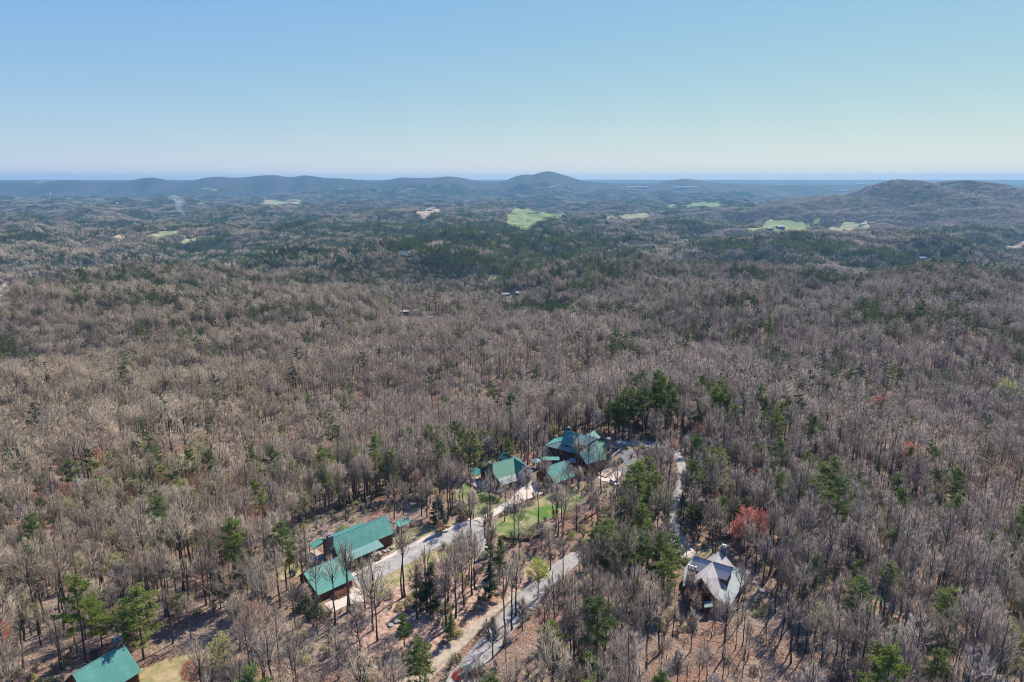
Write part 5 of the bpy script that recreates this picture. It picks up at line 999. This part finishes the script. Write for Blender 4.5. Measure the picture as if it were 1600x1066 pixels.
# near woods
X, Y = ring(48, 330, 4.3, 47)
kk = (g.random(len(X)) < .70 + .30 * smooth((X / np.hypot(X, Y) - .02) / .15)); X, Y = X[kk], Y[kk]
SPARSE = [(world_poly(q_), kp, mx) for q_, kp, mx in (([(1035, 930), (1110, 925), (1195, 895), (1215, 1000), (1210, 1300), (1040, 1300)], .8, .46), ([(440, 925), (560, 955), (600, 1066), (430, 1066)], .4, .55), ([(40, 1062), (300, 1062), (330, 1250), (20, 1250)], .12, .5), ([(615, 1150), (700, 1040), (790, 940), (900, 872), (950, 880), (870, 960), (860, 1040), (840, 1150)], .13, .5), ([(850, 790), (1000, 760), (1010, 800), (900, 830)], .4, .6), ([(760, 845), (900, 820), (960, 800), (960, 860), (860, 900), (770, 940)], .35, .7),
          ([(930, 755), (985, 750), (990, 800), (930, 810)], .4, .6), ([(180, 1000), (350, 960), (380, 1066), (250, 1110)], .3, .6), ([(560, 930), (720, 870), (760, 900), (700, 1000), (620, 1066), (560, 1066)], .4, .8), ([(400, 850), (520, 800), (640, 780), (660, 800), (470, 890), (400, 920)], .7, .7), ([(965, 690), (1040, 685), (1095, 695), (1105, 765), (1010, 750), (960, 770)], .15, .45), ([(925, 745), (985, 735), (985, 790), (925, 790)], .2, .5))]
k = ~blocked(X, Y, CLEAR + OPEN); X, Y = X[k], Y[k]; cap = np.full(len(X), 1.1); kk = np.ones(len(X), bool)
for q_, kp, mx in SPARSE:
    inn = inpoly(X, Y, q_); kk &= ~(inn & (g.random(len(X)) > kp)); cap[inn] = mx
X, Y, cap = X[kk], Y[kk], cap[kk]
k = np.array([np.min(np.hypot(taken[:, 0] - a, taken[:, 1] - b)) > 3.0 for a, b in zip(X, Y)]); X, Y, cap = X[k], Y[k], cap[k]
Z = H(X, Y); px, py = proj(X, Y, Z + 14); ps = pine_share(px, py, X, Y); u = g.random(len(X)); u2 = g.random(len(X))
dens = fbm(X / 22 + 9, Y / 22, 2)
for x, y, z, p, a, b, pxx, pyy, dn, cp in zip(X, Y, Z, ps, u, u2, px, py, dens, cap):
    if dn < -.42: continue
    if a < p * .8 and cp > 1 and math.hypot(x - 20, y - 248) > 34: NEAR_PINE.append((x, y, z, int(b * 4), min(cp, .75 + .35 * g.random()), 'needle_bright' if g.random() < .3 else 'needle'))
    elif b < float(bud_share(pxx, pyy)) * .8: NEAR_BUD.append((x, y, z, int(g.random() * 3), min(cp, .6 + .3 * g.random()), ['bud_leaf', 'bud_leaf', 'pale_bud', 'bud_leaf', 'orange_bud'][int(g.random() * 5)]))
    elif g.random() < .17: put(np.array([x]), np.array([y]), np.array([z]), np.array([F_sap[int(g.random() * 3)]]), np.array([g.random() * 6.28]), np.array([.8 + .5 * g.random()]))
    else: NEAR_BARE.append((x, y, z, int(g.random() * 10) if pxx < 900 and g.random() < .8 else [3, 5, 6, 7, 9, 5, 7, 9, 1, 2][int(g.random() * 10)], min(cp * (.8 + .4 * g.random()), .72 + .34 * g.random() if g.random() < .8 else .45 + .3 * g.random()), None))
def shown(t):   # how large a tree shows: nearest in the frame first
    x, y, z = t[:3]; a, b = proj(x, y, z + 10); out = not (-15 < a < 1615 and b < 1085)
    return math.hypot(x, y) + (10000 if out else 0)
NEAR_BARE = HAND_BARE + sorted(NEAR_BARE, key=shown); NEAR_PINE = HAND_PINE + sorted(NEAR_PINE, key=shown); NEAR_BUD = HAND_BUD + sorted(NEAR_BUD, key=shown)
NB = 300
for x, y, z, f, s, _ in NEAR_BARE[NB:]: put(np.array([x]), np.array([y]), np.array([z]), np.array([F_near[f]]), np.array([g.random() * 6.28]), np.array([s]))
for x, y, z, f, s, _ in NEAR_PINE[300:]: put(np.array([x]), np.array([y]), np.array([z]), np.array([F_nearpine[f % 4]]), np.array([g.random() * 6.28]), np.array([s]))
NEAR_BARE = NEAR_BARE[:NB]; NEAR_PINE = NEAR_PINE[:300]
# middle distance: single trees
X, Y = ring(330, 1850, 7.8, 44); k = ~blocked(X, Y, FIELDS); X, Y = X[k], Y[k]; Z = H(X, Y); px, py = proj(X, Y, Z + 14)
ps = pine_share(px, py, X, Y); n = len(X); u = g.random(n); v = g.random(n)
f = np.array(F_mid)[g.integers(0, len(F_mid), n)]; s = g.uniform(.7, 1.2, n) * (1 + .25 * fbm(X / 60, Y / 60, 2))
k = v < bud_share(px, py) + .05 * (fbm(X / 45, Y / 45, 2) > .2); f[k] = np.array(F_bud)[np.where(g.random(k.sum()) < .9, np.array([0, 1, 5])[g.integers(0, 3, k.sum())], g.integers(2, 5, k.sum()))]; s[k] *= .85
k = u < ps; f[k] = np.array(F_midpine)[g.integers(0, 6, k.sum())]; s[k] *= .95
put(X, Y, Z, f, g.random(n) * 6.28, s, g.normal(0, .04, n), g.normal(0, .04, n))
# far: stands of a dozen trees, tilted with the land
def far_ring(r0, r1, cell, half, forms_b, forms_m, forms_p):
    X, Y = ring(r0, r1, cell, half); k = ~blocked(X, Y, FIELDS); X, Y = X[k], Y[k]; Z = H(X, Y); e = cell * .6
    nx = -(H(X + e, Y) - H(X - e, Y)) / (2 * e); ny = -(H(X, Y + e) - H(X, Y - e)) / (2 * e); px, py = proj(X, Y, Z + 14); n = len(X)
    ps = pine_share(px, py, X, Y); u = g.random(n); f = np.array(forms_b)[g.integers(0, len(forms_b), n)]
    k = u < ps * 2.0; f[k] = np.array(forms_m)[g.integers(0, len(forms_m), k.sum())]; k = u < (ps - .15) * 1.15; f[k] = np.array(forms_p)[g.integers(0, len(forms_p), k.sum())]
    rz = g.random(n) * 6.28; lx = np.cos(rz) * nx + np.sin(rz) * ny; ly = -np.sin(rz) * nx + np.cos(rz) * ny
    put(X, Y, Z, f, rz, g.uniform(.85, 1.1, n), -ly, lx)
far_ring(1850, 6800, 25, 43, F_far, F_farmix, F_farpine)
far_ring(6800, 12200, 86, 41, [F_vfar[0], F_vfar[2], F_vfar[4], F_vfar[6]], [F_vfar[1], F_vfar[5]], [F_vfar[3], F_vfar[7]])
tag(scatter('forest', np.concatenate(pts), np.concatenate(idx), np.concatenate(rot), np.concatenate(scl)), 'leafless grey brown hardwood forest with dark evergreens rolling away to the horizon', 'forest', kind='stuff')
# brush on the forest floor near the houses
X, Y = ring(55, 330, 3.4, 46); k = ~blocked(X, Y, CLEAR) & (fbm(X / 17, Y / 17, 2) > -.12); X, Y = X[k], Y[k]; n = len(X)
f = np.array(F_brush)[np.where(g.random(n) < .75, g.integers(0, 3, n), g.integers(3, 6, n))]
tag(scatter('undergrowth', np.stack([X, Y, H(X, Y)], 1), f, np.stack([0 * X, 0 * X, g.random(n) * 6.28], 1), g.uniform(.6, 1.5, n)), 'low brown brush and green seedlings between the trunks of the near woods', 'undergrowth', kind='stuff')

# ------------------------------------------------------------------ trees that stand alone as objects
LAND = [((-58, 182), 'the long lodge'), ((-91, 140), 'the corner house'), ((-3, 246), 'the twin-gabled lodge'), ((17, 241), 'the small garage'),
        ((31, 266), 'the many-roofed lodge'), ((57, 175), 'the taupe-roofed house'), ((66, 254), 'the turning circle'), ((8, 168), 'the lower road'), ((-13, 150), 'the entrance post'), ((24, 190), 'the road bend'),
        ((-36, 150), 'the gravel verge'), ((112, 150), 'the corner lane'), ((8, 214), 'the lawn'), ((-37, 209), 'the pavilion')]
def where(x, y):
    d, n, l = min((math.hypot(x - a[0], y - a[1]), n, a) for a, n in LAND)
    if d > 190: return ('on the left wooded slope' if x < -40 else 'in the right-hand woods') if y < 250 else ('on the hillside beyond the lodges' if x < 90 else 'on the right hillside')
    side = 'behind' if y - l[1] > 14 else ('in front of' if y - l[1] < -14 else ('left of' if x < l[0] else 'right of'))
    far_ = 'just ' if d < 22 else ('' if d < 45 else ('well ' if d < 80 else ('far ' if d < 125 else 'very far ')))
    return far_ + side + ' ' + n if d > 11 else 'close beside ' + n
def tree(name, cat, label, group, trunk, crown, x, y, z, s, rz, tilt=0):
    t = empty(name, (x, y, z), rz); t.scale = (s, s, s); t.rotation_euler = (tilt, tilt * .5, rz)
    mesh_obj('trunk', trunk, t); mesh_obj('crown', crown, t); tag(t, label, cat, group); return t
def size_word(hh): return 'short' if hh < 15 else ('tall' if hh > 22 else 'medium')
BARK_WORD = ['wide-crowned', 'straight-stemmed', 'high-crowned', 'small-crowned', 'broad spreading', 'slender', 'thin', 'lofty narrow-crowned', 'low-branched', 'narrow']
for x, y, z, f, s, lab in NEAR_BARE:
    T_, C_, _m, h = HI_BARE[f]; lab_ = lab or f'{BARK_WORD[f]} {size_word(h * s)} bare tree {where(x, y)}'
    tree('bare_tree', 'tree', lab_, 'leafless hardwood trees of the near woods', T_, C_, x, y, z, s, g.random() * 6.28, g.normal(0, .03))
PW = {'needle': 'dark green', 'needle_bright': 'yellow-green', 'needle_dark': 'blackish green'}
for t in NEAR_PINE:
    x, y, z, f, s, key = t[:6]; lab = t[6] if len(t) > 6 else None; T_, _c, h = HI_PINE[f]
    tree('pine_tree', 'pine', lab or f'{size_word(h * s)} {PW[key]} pine with {"low" if f in (3, 5) else "high"} boughs {where(x, y)}', 'evergreens of the near woods', T_, pine_crown(f, key), x, y, z, s, g.random() * 6.28, g.normal(0, .02))
BWD = {'bud_leaf': 'pale green', 'pale_bud': 'cream-white', 'orange_bud': 'orange-brown', 'red_bud': 'red', 'lime_leaf': 'lime yellow'}
for t in NEAR_BUD[:300]:
    x, y, z, f, s, key = t[:6]; lab = t[6] if len(t) > 6 else None; T_, _c, h = HI_BUD[f]
    nm = 'red_maple_tree' if key == 'red_bud' else 'budding_tree'
    tree(nm, 'maple' if key == 'red_bud' else 'tree', lab or f'{size_word(h * s)} tree budding {BWD[key]} {where(x, y)}', 'trees coming into bud', T_, bud_crown(f, key), x, y, z, s, g.random() * 6.28)
for nm, cat, lab, key, px, py, r_, h_, con in SHRUBS:
    x, y = at(px, py); me_ = shrub_form(int(px * 7 + py), r_, h_, int(500 + 260 * r_ * h_), .12 + .01 * r_, con).build(nm, ['brush', key]); o = mesh_obj(nm, me_, None, (x, y, gz(x, y)))
    tag(o, lab, cat, 'garden shrubs around the lodges')
# trees that would share a label are told apart by their order across the view
same = {}
for o in COL.objects:
    if o.parent is None and o.get('label') and o.get('category'): same.setdefault(o['label'], []).append(o)
ORD = ['leftmost', 'second from left', 'third from left', 'fourth from left', 'fifth from left', 'sixth from left', 'seventh from left', 'eighth from left', 'ninth from left', 'tenth from left', 'eleventh from left', 'twelfth from left', 'thirteenth from left', 'fourteenth from left', 'fifteenth from left']
NUM = ['two', 'three', 'four', 'five', 'six', 'seven', 'eight', 'nine', 'ten']
for lab, os_ in same.items():
    n = len(os_)
    if n < 2 or n > 15 or (n > 1 and len(lab.split()) > 13): continue
    os_.sort(key=lambda o: float(proj(o.location.x, o.location.y, o.location.z)[0]))
    for k, o in enumerate(os_): o['label'] = (ORD[k] if k < n - 1 else 'rightmost') + ' ' + lab 
for k, (x, y) in enumerate(EXTRA):
    o = mesh_obj('azalea_shrub', shrub_form(900 + k, .75, .8, 420, .09).build('azalea_shrub', ['brush', 'azalea']), None, (x, y, gz(x, y)))
    tag(o, 'red azalea ' + ['at the left of', 'second from the left in', 'at the lower left of', 'at the back of', 'at the lower right of', 'at the right of', 'in front of'][k] + ' the entrance post ring', 'azalea', 'red azaleas round the entrance post')
# ------------------------------------------------------------------ farms and houses in the distance
def far_house(px, py, w_, l_, hw, hr, yaw, roof, wall, label, lift=0, cat='house'):
    x, y = at(px, py); lift = min(lift, 1.0) if math.hypot(x, y) < 3200 else lift * .5
    h = tag(empty('far_house', (x, y, gz(x, y) + lift), R(yaw)), label, cat, 'far off farms and houses')
    V = [(-l_ / 2, -w_ / 2, -2 - lift), (-l_ / 2, -w_ / 2, hw), (-l_ / 2, 0, hw + hr * .9), (-l_ / 2, w_ / 2, hw), (-l_ / 2, w_ / 2, -2 - lift)]; V += [(l_ / 2, b, c) for a, b, c in V]
    F = [(0, 1, 2, 3, 4), (9, 8, 7, 6, 5)] + [(i, (i + 1) % 5, (i + 1) % 5 + 5, i + 5) for i in range(5)]; part('wall', h, V, F, wall)
    for s_ in (-1, 1): slab('roof', h, [(-l_ / 2 - .6, 0, hw + hr), (l_ / 2 + .6, 0, hw + hr), (l_ / 2 + .6, s_ * (w_ / 2 + .8), hw - .2), (-l_ / 2 - .6, s_ * (w_ / 2 + .8), hw - .2)], roof, .3, 0)
    for k in range(3): window(h, (-l_ / 3 + k * l_ / 3, -w_ / 2 - .02, hw * .55), (1, 0), l_ * .12, hw * .35, (0, -1))
    box('door', h, -l_ / 6 - .8, -l_ / 6 + .8, -w_ / 2 - .1, -w_ / 2 + .1, 0, 2.4, 'log_dark')
for a in FAR: far_house(*a)
# smoke from a brush fire on the far left
mv = bpy.data.materials.new('smoke'); mv.use_nodes = True; t = mv.node_tree; t.nodes.remove(t.nodes['Principled BSDF']); pv = t.nodes.new('ShaderNodeVolumePrincipled')
pv.inputs['Color'].default_value = (.80, .87, .95, 1); pv.inputs['Density'].default_value = .007; pv.inputs['Anisotropy'].default_value = .2; t.links.new(pv.outputs[0], t.nodes['Material Output'].inputs['Volume'])
import bmesh
bm = bmesh.new(); x0, y0 = at(290, 345); g_ = np.random.default_rng(5)
for k in range(26):
    f = k / 25; s_ = 6 + 22 * f ** .9; c = Vector((x0 - 170 * f + g_.normal(0, 16 * f + 2), y0 + 250 * f + g_.normal(0, 18), gz(x0, y0) + 14 + 150 * f ** 1.05 + g_.normal(0, 6)))
    r = bmesh.ops.create_icosphere(bm, subdivisions=3, radius=1.0)
    for v in r['verts']:
        kk = 1 + .45 * float(fbm(np.array(v.co.x * 1.5 + k), np.array(v.co.y * 1.5 + v.co.z * 1.3), 3)); v.co = Vector((v.co.x * s_ * 1.3 * kk, v.co.y * s_ * kk, v.co.z * s_ * .6 * kk)) + c
me = bpy.data.meshes.new('smoke'); bm.to_mesh(me); bm.free()
sm = mesh_obj('smoke', me); rm = sm.modifiers.new('one_body', 'REMESH'); rm.mode = 'VOXEL'; rm.voxel_size = 7.0; me.materials.append(mv)
tag(sm, 'thin bluish smoke drifting up from the woods at the left', 'smoke', kind='stuff')
# haze: the air between here and the far mountains
mh = bpy.data.materials.new('haze'); mh.use_nodes = True; t = mh.node_tree; t.nodes.remove(t.nodes['Principled BSDF']); pv = t.nodes.new('ShaderNodeVolumePrincipled')
pv.inputs['Color'].default_value = (.27, .54, .78, 1); pv.inputs['Density'].default_value = HAZE; pv.inputs['Anisotropy'].default_value = .15; t.links.new(pv.outputs[0], t.nodes['Material Output'].inputs['Volume'])
V, F = boxm(-28000, 28000, -28000, 28000, float(TZ.min()) - 40, float(max(TZ.max() + 6, 410))); me = me_from('haze', V, F, mh); tag(mesh_obj('haze', me), 'faint blue haze over the whole landscape', 'haze', kind='stuff')
